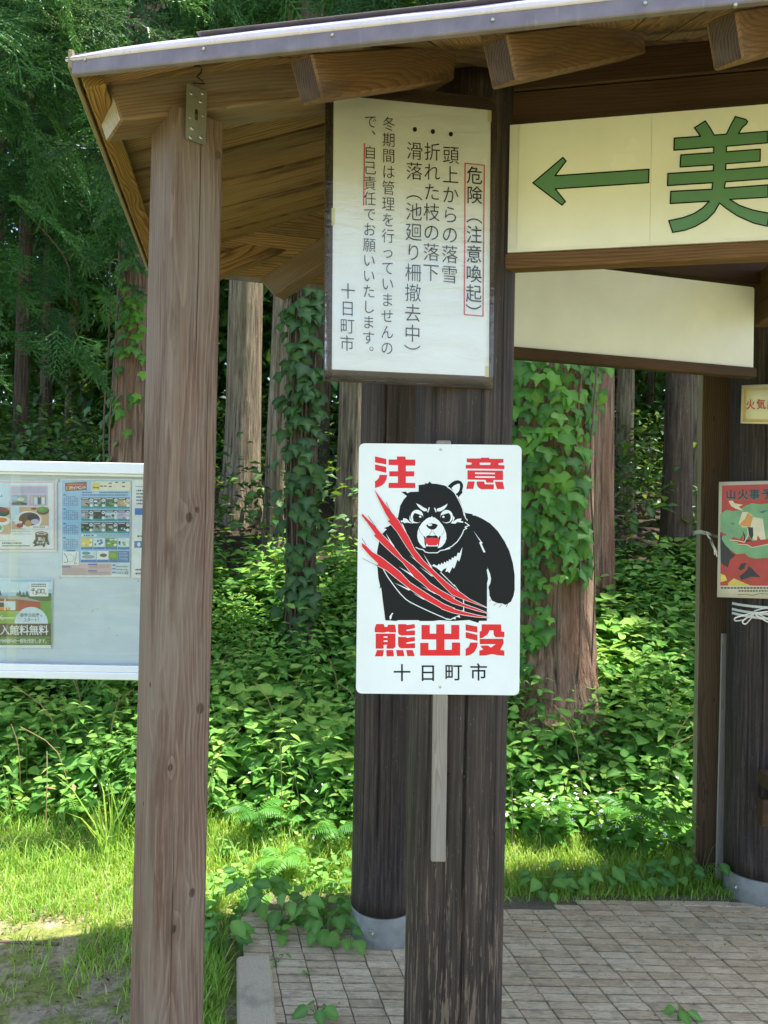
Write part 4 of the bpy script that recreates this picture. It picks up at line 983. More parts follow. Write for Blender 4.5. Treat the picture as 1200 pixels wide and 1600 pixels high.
M_po = plain('poster orange', 'c98f4a', 0.55, 0.1, 20); M_pk = plain('poster dark', '23282b', 0.55, 0.2, 20); M_pw = plain('poster cream', 'cfc9b0', 0.55, 0.1, 20); M_py = plain('poster yellow', 'c9b652', 0.55, 0.2, 20)
FFm = frame(W(1160, 840, YP), Vector((0.995, 0.09, 0))); FF = Flat(FFm)
FPst = thing('fire_poster', tuple(W(1160, 935, YP)), 'faded red and green forest fire poster tied to the right pillar', 'poster')
mesh_obj('sheet', *sheet(FF, ((1123.5, 753), (1248, 750), (1247, 937), (1120.5, 933)), 6, 8, 0.0015, 0.0), M_pp, FPst, FF.M, smooth=True)
art = Art(FF, [M_pr, M_pg, M_pt, M_po, M_pk, M_pw, M_py], 0.002, 0.00001)
def PF(pts, mi): art.poly(pts, mi, 1110, 740, 600 / 90)
PF([(120, 125), (920, 100), (915, 1170), (100, 1165)], 0); PF([(100, 600), (115, 640), (140, 720), (220, 820), (260, 850), (200, 900), (180, 980), (105, 930)], 4)
PF([(105, 420), (160, 380), (240, 390), (300, 380), (350, 340), (420, 310), (520, 320), (620, 310), (900, 330), (905, 860), (560, 880), (470, 885), (400, 870), (350, 830), (270, 840), (200, 790), (150, 740), (115, 680), (120, 650), (170, 640), (120, 610), (105, 580)], 1)
PF([(330, 400), (385, 400), (440, 440), (400, 480), (380, 560), (330, 560), (290, 520)], 5); PF([(385, 405), (442, 450), (415, 550), (330, 550), (300, 525), (360, 470)], 3)
PF([(442, 450), (545, 470), (560, 600), (575, 690), (440, 690), (415, 550)], 5); PF([(385, 560), (440, 560), (445, 640), (430, 690), (400, 640)], 4)
PF([(190, 690), (240, 660), (300, 680), (350, 620), (330, 690), (380, 690), (400, 650), (430, 700), (480, 700), (490, 640), (520, 690), (600, 680), (880, 700), (880, 760), (600, 740), (440, 765), (380, 745), (290, 750), (280, 715)], 0)
PF([(330, 590), (360, 640), (340, 680), (390, 690), (440, 700), (360, 715)], 4)
art.stroke([(200, 690), (290, 700), (350, 715), (390, 640), (385, 570)], 9, 5, 1110, 740, 600 / 90); art.stroke([(280, 735), (380, 740), (430, 770), (600, 735)], 7, 5, 1110, 740, 600 / 90)
PF([(185, 285), (225, 280), (250, 310), (340, 325), (290, 345), (345, 390), (260, 365), (215, 340)], 5); PF([(200, 510), (250, 520), (235, 535)], 2); PF([(500, 400), (560, 380), (600, 385), (540, 415)], 2)
PF([(200, 900), (260, 850), (350, 850), (430, 890), (470, 1000), (480, 1080), (330, 1110), (300, 1050), (240, 1060), (190, 980)], 0); PF([(285, 990), (320, 935), (370, 930), (350, 990), (310, 1010)], 4); PF([(300, 1070), (370, 1010), (400, 960), (440, 1000), (520, 1080), (420, 1075), (320, 1110)], 4)
PF([(102, 1040), (150, 1060), (170, 1110), (102, 1130)], 6); PF([(180, 1140), (240, 1090), (330, 1130), (420, 1168), (180, 1168)], 6)
for ch, x in (('山', 215), ('火', 340), ('事', 460), ('予', 590)):
    art.glyph(ch, 1110 + x / 6.667, 740 + 215 / 6.667, 17, 18, 2, 0.045); art.glyph(ch, 1110 + (x - 4) / 6.667, 740 + 213 / 6.667, 16.5, 17, 4, 0.012)
for k in range(24): art.poly([(105 + k * 34, 1184), (105 + k * 34 + 26, 1184), (105 + k * 34 + 26, 1198), (105 + k * 34, 1198)], 4, 1110, 740, 6.667)
for k in range(16): art.poly([(290 + k * 30, 1216), (290 + k * 30 + 20, 1216), (290 + k * 30 + 20, 1228), (290 + k * 30, 1228)], 4, 1110, 740, 6.667)
art.stroke([(280, 1262), (360, 1255), (430, 1268), (520, 1250), (600, 1255), (880, 1255)], 4, 4, 1110, 740, 6.667)
art.build('print', FPst)
FGm = frame(W(1180, 630, YP + 0.005), Vector((0.998, 0.05, 0))); FG = Flat(FGm)
FGt = thing('fire_ban_sign', tuple(W(1180, 660, YP)), 'small cream sign with gold border and red lettering on the right pillar', 'sign')
mesh_obj('sheet', *sheet(FG, ((1159, 602), (1268, 598), (1267, 664), (1157.3, 661.5)), 5, 3, 0.0008, 0.0), plain('laminated cream card', 'c9c7a6', 0.35, 0.04, 8), FGt, FG.M, smooth=True)
art = Art(FG, [plain('gold print', 'b98a2e', 0.45, 0.1, 30), plain('red print on card', 'b2483f', 0.5, 0.08, 30)], 0.0015, 0.00001)
for i, wd in ((0, 1.2), (2, 1.0)): art.stroke([(1163.3 + i, 608 + i), (1262 - i, 604 + i), (1261 - i, 659.5 - i), (1161.7 + i, 658 - i)], wd, 0, closed=True)
for k, ch in enumerate('火気厳禁'): art.glyph(ch, 1172.5 + k * 16.5, 632 - k * 0.5, 14.5, 17, 1, 0.018)
art.build('print', FGt)
M_str = plain('white plastic twine', 'dcdcd6', 0.4, 0.06, 60)
def ribbon(b, pts, w, tw=0.0):
    pts = [Vector(p) for p in pts]; v, f = [], []
    for i, p in enumerate(pts):
        d = (pts[min(i + 1, len(pts) - 1)] - pts[max(i - 1, 0)]).normalized(); s = d.cross(Vector((0, 1, 0)))
        s = (s if s.length > 1e-3 else Vector((0, 0, 1))).normalized(); s = (s * math.cos(tw * i) + Vector((0, 1, 0)) * math.sin(tw * i)) * w / 2
        v += [p + s, p - s]
    f = [[2 * i, 2 * i + 1, 2 * i + 3, 2 * i + 2] for i in range(len(pts) - 1)]; b.add(v, f)
def smooth_path(pts, n=6):
    pts = [Vector(p) for p in pts]; out = []
    for i in range(len(pts) - 1):
        p0, p1, p2, p3 = pts[max(i - 1, 0)], pts[i], pts[i + 1], pts[min(i + 2, len(pts) - 1)]
        for k in range(n):
            t = k / n; out.append(0.5 * ((2 * p1) + (p2 - p0) * t + (2 * p0 - 5 * p1 + 4 * p2 - p3) * t * t + (3 * p1 - p0 - 3 * p2 + p3) * t ** 3))
    return out + [pts[-1]]
b = MB(); rg = random.Random(4)
for k in range(14):
    j = lambda: rg.uniform(-2.5, 2.5)
    ribbon(b, smooth_path([W(1142, 836 + j(), YP + 0.03), W(1120, 838 + j(), YP + 0.02), W(1104, 833 + j(), YP + 0.0), W(1092, 831 + j(), YP + 0.12), W(1084 + j(), 834 + j() * 1.5, 3.34)], 4), 0.004, 0.3)
    if k < 8: ribbon(b, smooth_path([W(1105, 836, YP), W(1112 + j(), 848 + j(), YP - 0.01), W(1119 + j(), 866 + j() * 2, YP - 0.005)], 4), 0.003, 0.4)
TW = thing('twine_tie', tuple(W(1110, 840, YP)), 'frayed white twine tying the fire poster to the square post', 'twine'); b.build('strands', M_str, TW, Matrix.Identity(4))
b = MB(); rr = 0.136
for zz, dz in ((947, 0), (956, 2), (962, 4)):
    pts = []
    for k in range(13):
        a = R(-78 + k * 13); p = Vector((P3.x + math.sin(a) * rr, P3.y - math.cos(a) * rr, 0)); p.z = W(1185, zz + (dz + 4) * math.cos(a) * 0.6, P3.y - rr).z; pts.append(p)
    ribbon(b, pts, 0.010)
kn = [1178, 957]
for loop in ([(1178, 957), (1160, 962), (1148, 966), (1150, 970), (1162, 968), (1176, 960)], [(1178, 958), (1166, 966), (1160, 972), (1165, 975), (1172, 968), (1178, 960)], [(1178, 957), (1190, 962), (1204, 970), (1208, 974), (1196, 970), (1180, 960)], [(1178, 955), (1192, 951), (1210, 950), (1215, 954), (1195, 956), (1180, 958)]):
    ribbon(b, smooth_path([W(x, y, P3.y - rr - 0.008 - 0.01 * (i % 3)) for i, (x, y) in enumerate(loop)], 5), 0.005)
RB = thing('ribbon_bow', tuple(W(1180, 957, P3.y - rr)), 'white plastic ribbon tied in a bow round the right log pillar', 'ribbon'); b.build('ribbon', M_str, RB, Matrix.Identity(4))
bp = W(1181, 1232, 2.86); BE = thing('bench', (bp.x + 0.5, 2.9, 0), 'dark brown plank bench edge at the right of the shelter', 'bench')
def bench_board(px, p0, p1, Y):
    a, c = W(px, p0, Y), W(px, p1, Y); h = a.z - c.z
    beam('plank', (a + c) / 2 + Vector((0.075, 0.075, 0)), (a + c) / 2 + Vector((1.2, 0.03, 0)), 0.15, h - 0.004, M_rail if h < 0.03 else M_beam, BE)
bench_board(1180.5, 1221, 1245, 2.84); 
a, c = W(1187, 1247, 2.86), W(1187, 1290, 2.86); beam('apron', (a + c) / 2, (a + c) / 2 + Vector((1.1, -.03, 0)), 0.04, a.z - c.z, M_beam, BE)
for dx in (0.35, 1.0): beam('leg', (bp.x + dx, 2.98, 0), (bp.x + dx, 2.98, bp.z - 0.05), 0.08, 0.08, M_beam, BE, up=(0, 1, 0))
# ================================================================== bulletin board on the left
YBd = 3.5
FCm = frame(W(110, 890, YBd), (1, 0.01, 0)); FC = Flat(FCm)
M_alu = plain('white coated aluminium', 'e4e8ee', 0.35, 0.03, 12, 0.1); M_back = None
t_ = NT('pale laminated back panel'); tc_ = t_.n('TexCoord').outputs['Object']; na_ = t_.noise(t_.vmath('MULTIPLY', tc_, (3, 1, 26)).outputs[0], 1, 5, 0.6, 0.6); nb_ = t_.noise(tc_, 4, 3); nd_ = t_.noise(tc_, 60, 2)
c_ = t_.mix(t_.maprange(na_.outputs[0], 0.35, 0.7), srgb('cddcea'), srgb('dce7f0')); c_ = t_.mix(t_.maprange(nb_.outputs[0], 0.45, 0.7, 0, 0.5), c_, srgb('bccbd6')); c_ = t_.mix(t_.maprange(nd_.outputs[0], 0.72, 0.76, 0, 0.6), c_, srgb('6d7470'))
M_back = t_.done(t_.bsdf(c_, 0.5))
bb = W(110, 1062, YBd)
BO = thing('bulletin_board', (bb.x - 0.2, YBd, 0), 'white aluminium glazed bulletin board standing left of the timber post', 'bulletin board')
L_, R_ = FC.loc(-170, 890)[0], FC.loc(272, 890)[0]
T_, B_z = FC.loc(110, 721.5)[1], FC.loc(110, 1061.5)[1]
ft, fb = FC.loc(110, 739)[1], FC.loc(110, 1036)[1]
def fbox(name, a, c, mat, par=BO, ch=0.003): v, f = cbox(a, c, ch); return mesh_obj(name, v, f, mat, par, FCm)
fr_t = T_ - 0.05; fr_b = B_z + 0.066
fbox('frame_rail', (L_, 0, fr_t), (R_, 0.11, T_), M_alu); fbox('frame_rail', (L_, 0.002, B_z), (R_, 0.11, fr_b - 0.034), M_alu)
fbox('frame_stile', (L_, 0.001, fr_b - 0.034), (L_ + 0.05, 0.109, fr_t), M_alu); fbox('frame_stile', (R_ - 0.05, 0.001, fr_b - 0.034), (R_, 0.109, fr_t), M_alu)
fbox('track', (L_ + 0.05, 0.012, fr_t - 0.012), (R_ - 0.05, 0.05, fr_t), M_alu); fbox('track', (L_ + 0.05, 0.010, fr_b - 0.034), (R_ - 0.05, 0.05, fr_b - 0.004), M_alu)
fbox('back_panel', (L_ + 0.05, 0.062, fr_b - 0.034), (R_ - 0.05, 0.072, fr_t), M_back)
for x in (L_ + 0.03, R_ - 0.05): v, f = cbox((x - 0.03, 0.03, B_z - bb.z - 0.1), (x + 0.03, 0.09, B_z), 0.003); mesh_obj('leg', v, f, M_alu, BO, FCm)
t_ = NT('sliding glass'); fr_ = t_.n('Fresnel', {'IOR': 1.45}); gl_ = t_.n('BsdfGlossy', {'Color': (1, 1, 1, 1), 'Roughness': 0.02}); tr_ = t_.n('BsdfTransparent', {'Color': (0.985, 1.0, 0.995, 1)})
nz_ = t_.noise(t_.n('TexCoord').outputs['Object'], 2.0, 2); bp_ = t_.n('Bump', {'Height': nz_.outputs[0], 'Strength': 0.05, 'Distance': 0.02}); t_.t.links.new(bp_.outputs[0], gl_.inputs['Normal'])
M_glass = t_.done(t_.n('MixShader', {0: fr_.outputs[0], 1: tr_.outputs[0], 2: gl_.outputs[0]}))
gx0, gx1 = FC.loc(9, 890)[0], FC.loc(24, 890)[0]
fbox('glass_pane', (gx0, 0.022, fr_b - 0.03), (R_ - 0.05, 0.027, fr_t - 0.006), M_glass, ch=0.0005); fbox('glass_pane', (L_ + 0.05, 0.034, fr_b - 0.03), (gx1, 0.039, fr_t - 0.006), M_glass, ch=0.0005)
# posters pinned to the back panel; pixels measured on the photograph, sheets lie 1 cm in front of the panel
FQ = Flat(FCm @ Matrix.Translation((0, 0.052, 0)))
PC = {k: plain('print ' + k, v, 0.5, 0.08, 30) for k, v in dict(white='e9edf0', pink='d9b6bd', lilac='cdbfe0', sky='9cc9ea', blue='2c72bd', deep='1f4f8f', teal='2f9a97', dark='2b2a2c', brown='6b4a34', tan='d6b48a', green='5b9a3f', forest='2f5a3a', grass='7fae3c', red='b03a30', brick='9a4433', orange='d88a3c', yellow='e3cf6a', grey='9aa5a8', cream='ece6cf', cloud='cfe4f2', ochre='c79a58').items()}
KEYS = list(PC); KI = {k: i for i, k in enumerate(KEYS)}
def poster(name, label, quad, draw, pins, grp='posters in the bulletin board'):
    T = thing(name, tuple(FQ.M @ Vector((FQ.loc(*quad[3])[0], 0, FQ.loc(*quad[3])[1]))), label, 'poster', grp)
    mesh_obj('sheet', *sheet(FQ, quad, 3, 4, 0.0006, 0.0), PC['white'], T, FQ.M)
    a = Art(FQ, [PC[k] for k in KEYS], 0.001, 0.00001); draw(a); a.build('print', T)
    for (px, py) in pins:
        x, z = FQ.loc(px, py); b = MB(); b.tube([(x, 0.006, z), (x, -0.002, z), (x, -0.0045, z)], [0.0055, 0.0055, 0.003], 10); b.build('pin', PC['white'], T, FQ.M, smooth=True)
def rect(a, x0, y0, x1, y1, c, o=(0, 0), s=1.0): a.poly([(x0, y0), (x1, y0), (x1, y1), (x0, y1)], KI[c], o[0], o[1], s)
def lines(a, x0, y0, x1, n, dy, c, o, s, h=6, seed=0):
    rg = random.Random(seed)
    for k in range(n):
        x = x0
        while x < x1 - 8:
            w = rg.uniform(8, 30); rect(a, x, y0 + k * dy, min(x + w, x1), y0 + k * dy + h, c, o, s); x += w + rg.uniform(4, 9)
def food(a):
    o, s = (0, 745), 1200 / 110
    rect(a, -900, 80, 945, 100, 'pink', o, s); rect(a, 915, 100, 945, 1245, 'pink', o, s); rect(a, -900, 1225, 915, 1247, 'pink', o, s)
    rect(a, -900, 110, 160, 520, 'cloud', o, s); a.glyph('よ', 25 / s, 745 + 322 / s, 5, 5, KI['brown'], 0.02)
    rect(a, 185, 150, 815, 500, 'lilac', o, s); lines(a, 205, 180, 790, 5, 20, 'grey', o, s, 9, 3)
    rect(a, 205, 315, 465, 480, 'grey', o, s); a.ell(260, 370, 50, 35, KI['sky'], *o, s); a.poly([(205, 440), (330, 420), (465, 450), (465, 480), (205, 480)], KI['forest'], *o, s); a.ell(360, 385, 60, 30, KI['cream'], *o, s)
    rect(a, 510, 315, 785, 475, 'grey', o, s)
    for k, c in enumerate(('pink', 'cloud', 'deep', 'cream')): rect(a, 520 + k * 65, 340 + 12 * (k % 2), 570 + k * 65, 470, c, o, s); a.ell(545 + k * 65, 335, 16, 20, KI['tan'], *o, s)
    rect(a, 205, 515, 830, 895, 'tan', o, s); rect(a, 205, 515, 330, 760, 'cloud', o, s)
    a.ell(735, 580, 105, 70, KI['brown'], *o, s); a.ell(725, 560, 95, 50, KI['green'], *o, s); a.ell(700, 550, 40, 25, KI['grass'], *o, s); a.ell(580, 545, 50, 20, KI['brick'], *o, s)
    a.ell(480, 740, 235, 155, KI['white'], *o, s, 32); a.ell(505, 720, 180, 115, KI['brown'], *o, s, 32); a.ell(560, 690, 90, 60, KI['dark'], *o, s)
    a.ell(340, 830, 60, 40, KI['red'], *o, s); a.ell(345, 775, 40, 22, KI['cream'], *o, s); a.ell(485, 795, 60, 55, KI['ochre'], *o, s); a.ell(600, 765, 70, 45, KI['lilac'], *o, s)
    rect(a, 550, 835, 830, 890, 'white', o, s); lines(a, 570, 850, 780, 1, 20, 'dark', o, s, 14, 5); lines(a, 215, 930, 540, 2, 40, 'grey', o, s, 10, 7)
    rect(a, -500, 520, 185, 980, 'tan', o, s); a.ell(0, 600, 175, 85, KI['dark'], *o, s); a.ell(0, 575, 165, 45, KI['brick'], *o, s); a.ell(0, 620, 130, 30, KI['forest'], *o, s); a.ell(20, 750, 165, 80, KI['white'], *o, s); a.ell(30, 735, 100, 40, KI['orange'], *o, s); a.ell(-10, 880, 80, 70, KI['cloud'], *o, s); a.ell(-10, 870, 50, 40, KI['grass'], *o, s)
    lines(a, -300, 1085, 260, 1, 20, 'grey', o, s, 8, 11); lines(a, 40, 1120, 370, 1, 20, 'dark', o, s, 20, 12); lines(a, 40, 1168, 510, 1, 20, 'dark', o, s, 16, 13)
    a.poly([(605, 960), (640, 935), (720, 930), (800, 945), (825, 975), (820, 1060), (850, 1165), (790, 1140), (755, 1205), (720, 1165), (650, 1175), (565, 1190), (600, 1150), (560, 1130), (610, 1060)], KI['dark'], *o, s); a.ell(712, 968, 90, 24, KI['pink'], *o, s); a.ell(712, 970, 60, 12, KI['brown'], *o, s)
    for k, ch in enumerate('里山'): a.glyph(ch, (680 + k * 62) / s, 745 + 1058 / s, 6.2, 6.2, KI['white'], 0.01)
    for k, ch in enumerate('キッチン'): a.glyph(ch, (650 + k * 46) / s, 745 + 1125 / s, 5, 5.4, KI['white'], 0.02)
poster('food_poster', 'poster with food photographs and a tree stump emblem, upper left of the board', ((-75, 750.5), (88.5, 751), (88.5, 862), (-75, 862)), food, ((90, 751),))
def events(a):
    o, s = (90, 745), 1200 / 135
    a.poly([(60, 45), (1005, 45), (1000, 1195), (60, 1195)], KI['sky'], *o, s); rect(a, 60, 1205, 750, 1365, 'pink', o, s); rect(a, 755, 1205, 1000, 1360, 'cloud', o, s)
    a.poly([(100, 85), (405, 65), (408, 185), (110, 200)], KI['brick'], *o, s); lines(a, 140, 98, 370, 1, 10, 'orange', o, s, 14, 1)
    for k, ch in enumerate('体験イベント'): a.glyph(ch, 90 + (145 + k * 46) / s, 745 + (158 - k * 2) / s, 6.2, 6.4, KI['yellow' if k < 2 else 'white'], 0.025)
    rect(a, 470, 65, 1005, 195, 'cream', o, s); rect(a, 475, 80, 590, 180, 'yellow', o, s)
    for x, y in ((510, 150), (555, 150), (610, 130), (660, 130), (730, 90), (730, 135), (820, 78), (915, 78), (915, 135)): rect(a, x - 18, y - 8, x + 22, y + 8, 'dark', o, s)
    lines(a, 345, 212, 980, 2, 34, 'deep', o, s, 14, 2); lines(a, 480, 210, 580, 1, 20, 'white', o, s, 22, 3)
    pal = [('grey', 'dark', 'tan'), ('forest', 'white', 'grey'), ('forest', 'grass', 'green'), ('ochre', 'tan', 'cream'), ('grey', 'dark', 'lilac'), ('dark', 'forest', 'dark'), ('cloud', 'grey', 'forest'), ('lilac', 'grey', 'pink'), ('dark', 'green', 'forest'), ('grey', 'brown', 'grass'), ('forest', 'pink', 'grey'), ('dark', 'cloud', 'forest')]
    for r in range(3):
        for c in range(4):
            x, y = 330 + c * 170, (290, 462, 632)[r]; p = pal[r * 4 + c]; rg = random.Random(r * 4 + c)
            rect(a, x, y, x + 163, y + 125, p[0], o, s); rect(a, x, y, x + 163, y + 32, 'dark', o, s); rect(a, x, y + 118, x + 163, y + 150, 'teal', o, s)
            for k in range(5): a.ell(x + rg.uniform(20, 130), y + rg.uniform(50, 110), rg.uniform(12, 30), rg.uniform(8, 22), KI[p[1 + k % 2]], *o, s, 10)
            a.ell(x + 138, y + 35, 24, 24, KI['white'], *o, s, 14); a.ell(x + 138, y + 108, 24, 22, KI['white'], *o, s, 14); rect(a, x + 8, y + 10, x + 100, y + 20, 'white', o, s); rect(a, x + 124, y + 30, x + 150, y + 40, 'dark', o, s)
    rect(a, 335, 800, 545, 828, 'white', o, s); lines(a, 365, 804, 515, 1, 20, 'deep', o, s, 20, 5); lines(a, 570, 800, 1000, 2, 16, 'grey', o, s, 7, 6)
    pal = [('yellow', 'ochre', 'cream'), ('cloud', 'blue', 'forest'), ('green', 'cloud', 'forest'), ('cloud', 'deep', 'grass')]
    for c in range(4):
        x, y = 330 + c * 170, 850; rg = random.Random(40 + c); rect(a, x, y, x + 160, y + 125, pal[c][0], o, s); rect(a, x, y + 125, x + 160, y + 158, 'blue', o, s)
        for k in range(6): a.ell(x + rg.uniform(20, 140), y + rg.uniform(20, 110), rg.uniform(10, 30), rg.uniform(8, 20), KI[pal[c][1 + k % 2]], *o, s, 10)
        a.ell(x + 140, y + 20, 20, 18, KI['white'], *o, s, 12); a.ell(x + 132, y + 95, 22, 18, KI['white'], *o, s, 12)
    for x0, x1, cc in ((325, 540, 'cloud'), (548, 712, 'white'), (720, 840, 'green'), (845, 1000, 'blue')): rect(a, x0, 1030, x1, 1150, cc, o, s); rect(a, x0, 1150, x1, 1185, 'blue', o, s)
    a.ell(430, 1110, 90, 25, KI['grey'], *o, s); a.ell(400, 1060, 60, 22, KI['teal'], *o, s); a.ell(640, 1090, 50, 25, KI['brown'], *o, s); a.ell(780, 1095, 45, 35, KI['grass'], *o, s); lines(a, 860, 1050, 980, 6, 20, 'cloud', o, s, 6, 9)
    rect(a, 80, 1035, 300, 1225, 'white', o, s); a.stroke([(95, 1060), (130, 1110), (150, 1180), (95, 1190)], 7, KI['dark'], *o, s); a.stroke([(150, 1180), (210, 1180), (240, 1120), (180, 1070), (130, 1110)], 5, KI['grey'], *o, s); a.stroke([(265, 1050), (260, 1130), (235, 1200), (280, 1200)], 6, KI['dark'], *o, s)
    for m, y0 in enumerate((245, 440, 645, 840)):
        rect(a, 85, y0, 120, y0 + 14, 'deep', o, s)
        for r in range(6):
            for c in range(7):
                if (r * 7 + c + m) % 11 and not (r == 0 and c in (0, 6)): rect(a, 90 + c * 30, y0 + 28 + r * 23, 104 + c * 30, y0 + 38 + r * 23, 'red' if c == 6 or (r + m + c) % 6 == 0 else 'deep', o, s)
    for x, y in ((130, 1018), (65, 1242), (430, 1208), (430, 1298), (765, 1218), (765, 1268), (765, 1318)): rect(a, x, y, x + (120 if x < 700 else 45), y + 16, 'blue', o, s)
    lines(a, 70, 1275, 400, 5, 20, 'grey', o, s, 7, 21); lines(a, 440, 1235, 730, 2, 20, 'grey', o, s, 7, 22); lines(a, 440, 1325, 730, 2, 20, 'grey', o, s, 7, 23); lines(a, 815, 1240, 985, 3, 45, 'dark', o, s, 9, 24)
    a.stroke([(945, 1330), (965, 1305), (985, 1320), (980, 1345), (955, 1348)], 5, KI['dark'], *o, s, True)
poster('events_poster', 'light blue events poster with calendars and rows of small photographs', ((95.5, 748), (204.5, 748), (203.5, 901.5), (94.8, 901.5)), events, ((92, 903), (205, 749)))
def notice(a):
    o, s = (90, 745), 1200 / 135
    rect(a, 1080, 132, 1700, 138, 'dark', o, s)
    for y, c in ((190, 'dark'), (235, 'dark'), (280, 'dark'), (325, 'deep'), (372, 'red')): lines(a, 1095, y - 8, 1690, 1, 20, c, o, s, 18, y)
    rect(a, 1075, 438, 1700, 528, 'blue', o, s); lines(a, 1110, 815, 1690, 1, 20, 'dark', o, s, 20, 2); rect(a, 1068, 893, 1700, 985, 'blue', o, s); a.ell(1130, 938, 24, 30, KI['white'], *o, s); lines(a, 1085, 1280, 1690, 2, 52, 'dark', o, s, 20, 4)
poster('text_poster', 'white text poster with blue bars, half hidden behind the timber post', ((206, 749), (290, 749), (290, 903), (205, 903)), notice, ())
def museum(a):
    o, s = (0, 890), 1200 / 110
    rect(a, -900, 165, 880, 560, 'sky', o, s); a.poly([(-900, 165), (880, 165), (880, 330), (500, 380), (-900, 420)], KI['cloud'], *o, s); rect(a, 180, 165, 880, 215, 'sky', o, s)
    for k, x in enumerate((0, 300, 340, 400, 460, 700, 760, 820)): a.poly([(x - 40, 470), (x, 340 + (k * 37) % 70), (x + 45, 470)], KI['forest'], *o, s)
    a.poly([(420, 440), (880, 400), (880, 560), (600, 560)], KI['forest'], *o, s); rect(a, -900, 535, 880, 1285, 'grass', o, s); a.poly([(690, 540), (880, 530), (880, 920), (690, 920)], KI['green'], *o, s); a.poly([(-900, 800), (250, 815), (250, 835), (-900, 830)], KI['cream'], *o, s)
    a.poly([(-900, 490), (0, 480), (280, 505), (280, 705), (-900, 715)], KI['brick'], *o, s); a.poly([(290, 505), (695, 545), (695, 690), (290, 705)], KI['red'], *o, s); rect(a, -600, 540, 265, 690, 'cloud', o, s); rect(a, -600, 560, 70, 640, 'dark', o, s); rect(a, -600, 645, 180, 690, 'orange', o, s)
    a.poly([(-900, 470), (70, 440), (280, 445), (690, 535), (690, 550), (290, 505), (0, 492), (-900, 500)], KI['grey'], *o, s); rect(a, 75, 500, 98, 700, 'cream', o, s); rect(a, 268, 500, 290, 710, 'brown', o, s)
    rect(a, 505, 215, 825, 455, 'white', o, s); lines(a, 535, 240, 800, 2, 34, 'dark', o, s, 20, 3)
    for pts in ([(535, 330), (595, 330)], [(535, 355), (595, 350)], [(567, 320), (567, 420)], [(600, 365), (630, 365), (630, 420), (600, 420)], [(605, 392), (630, 392)], [(648, 335), (690, 335), (690, 400), (648, 400), (648, 335)], [(708, 335), (755, 335), (755, 400), (708, 400), (708, 335)]): a.stroke(pts, 12, KI['dark'], *o, s)
    a.stroke([(772, 402), (790, 402), (790, 420), (772, 420), (772, 402)], 7, KI['dark'], *o, s)
    n = 24; arc = [(535 + 285 * math.cos(math.pi * k / n), 920 - 285 * math.sin(math.pi * k / n)) for k in range(n + 1)]; a.poly(arc, KI['cloud'], *o, s)
    for k, ch in enumerate('春季企画展も'): a.glyph(ch, (378 + k * 66) / s, 890 + (775 + (10 if ch == 'も' else 0)) / s, 6.6 if ch != 'も' else 4.5, 6.8 if ch != 'も' else 4.5, KI['dark'], 0.008)
    for k, ch in enumerate('スタート！'): a.glyph(ch, (432 + k * 60) / s, 890 + 855 / s, 6.6, 6.8, KI['dark'], 0.008)
    a.glyph('ら', 40 / s, 890 + 815 / s, 9, 9.5, KI['dark'], 0.03); a.glyph('ら', 40 / s, 890 + 815 / s, 9, 9.5, KI['white'], 0.012)
    rect(a, -900, 920, 870, 1138, 'dark', o, s)
    for k, ch in enumerate('入館料無料'): a.glyph(ch, (85 + k * 165) / s, 890 + 1030 / s, 15.5, 16.5, KI['white'], 0.014)
    rect(a, -900, 1140, 870, 1285, 'forest', o, s); lines(a, -800, 1150, 850, 3, 48, 'green', o, s, 26, 8)
    for k, ch in enumerate('び休館料の一部を改定します。'): a.glyph(ch, (5 + k * 62) / s, 890 + 1213 / s, 6.4, 7.4, KI['white'], 0.01)
poster('museum_poster', 'poster of a red wooden building on grass with big white lettering, lower left of board', ((-90, 901.5), (82.5, 904), (79, 1012.5), (-90, 1011)), museum, ((92.5, 903.5), (79, 1013)))
# ================================================================== plants
M_leafA = leafmat('undergrowth leaves', ['35682e', '4a8a3a', '64a648', '86bc56', 'a2cc62', 'b8d870'], 0.7, 0.45, spec=0.12)
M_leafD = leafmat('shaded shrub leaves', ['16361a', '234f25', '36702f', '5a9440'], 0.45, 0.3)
M_grass = leafmat('grass blades', ['4f8030', '74a63a', '98c24a', 'bfd968', 'd9d79a'], 0.55, 0.45, 'd4e45a')
M_ivy = leafmat('ivy leaves', ['2a5c24', '387428', '4a8a2c', '5c9c34', '78b03c', '30662c', '66a238'], 0.45, 0.3, obj_rand=True, spec=0.3)
M_ivyd = leafmat('shade-toned ivy leaves', ['1a3f1c', '285524', '38682a'], 0.42, 0.25, obj_rand=True)  # darker copy of the ivy, shade put into the leaf colour
M_weed = leafmat('weed leaves', ['386a36', '4f8a40', '68a248', '86b656'], 0.55, 0.35, obj_rand=True, spec=0.25)
M_fern = leafmat('fern fronds', ['3f7a2c', '5c9a3a', '83b54a'], 0.5, 0.35, obj_rand=True)
M_cedar = leafmat('cedar needles', ['234a26', '336530', '4a823c', '6a9c4c'], 0.5, 0.2, '8fb050')
M_flower = plain('white petals', 'f2f3ea', 0.5, 0.03)
M_stem = plain('green stems', '5d7a3a', 0.6, 0.15, 40); M_twig = plain('grey twigs', '6b5b4b', 0.8, 0.2, 40)
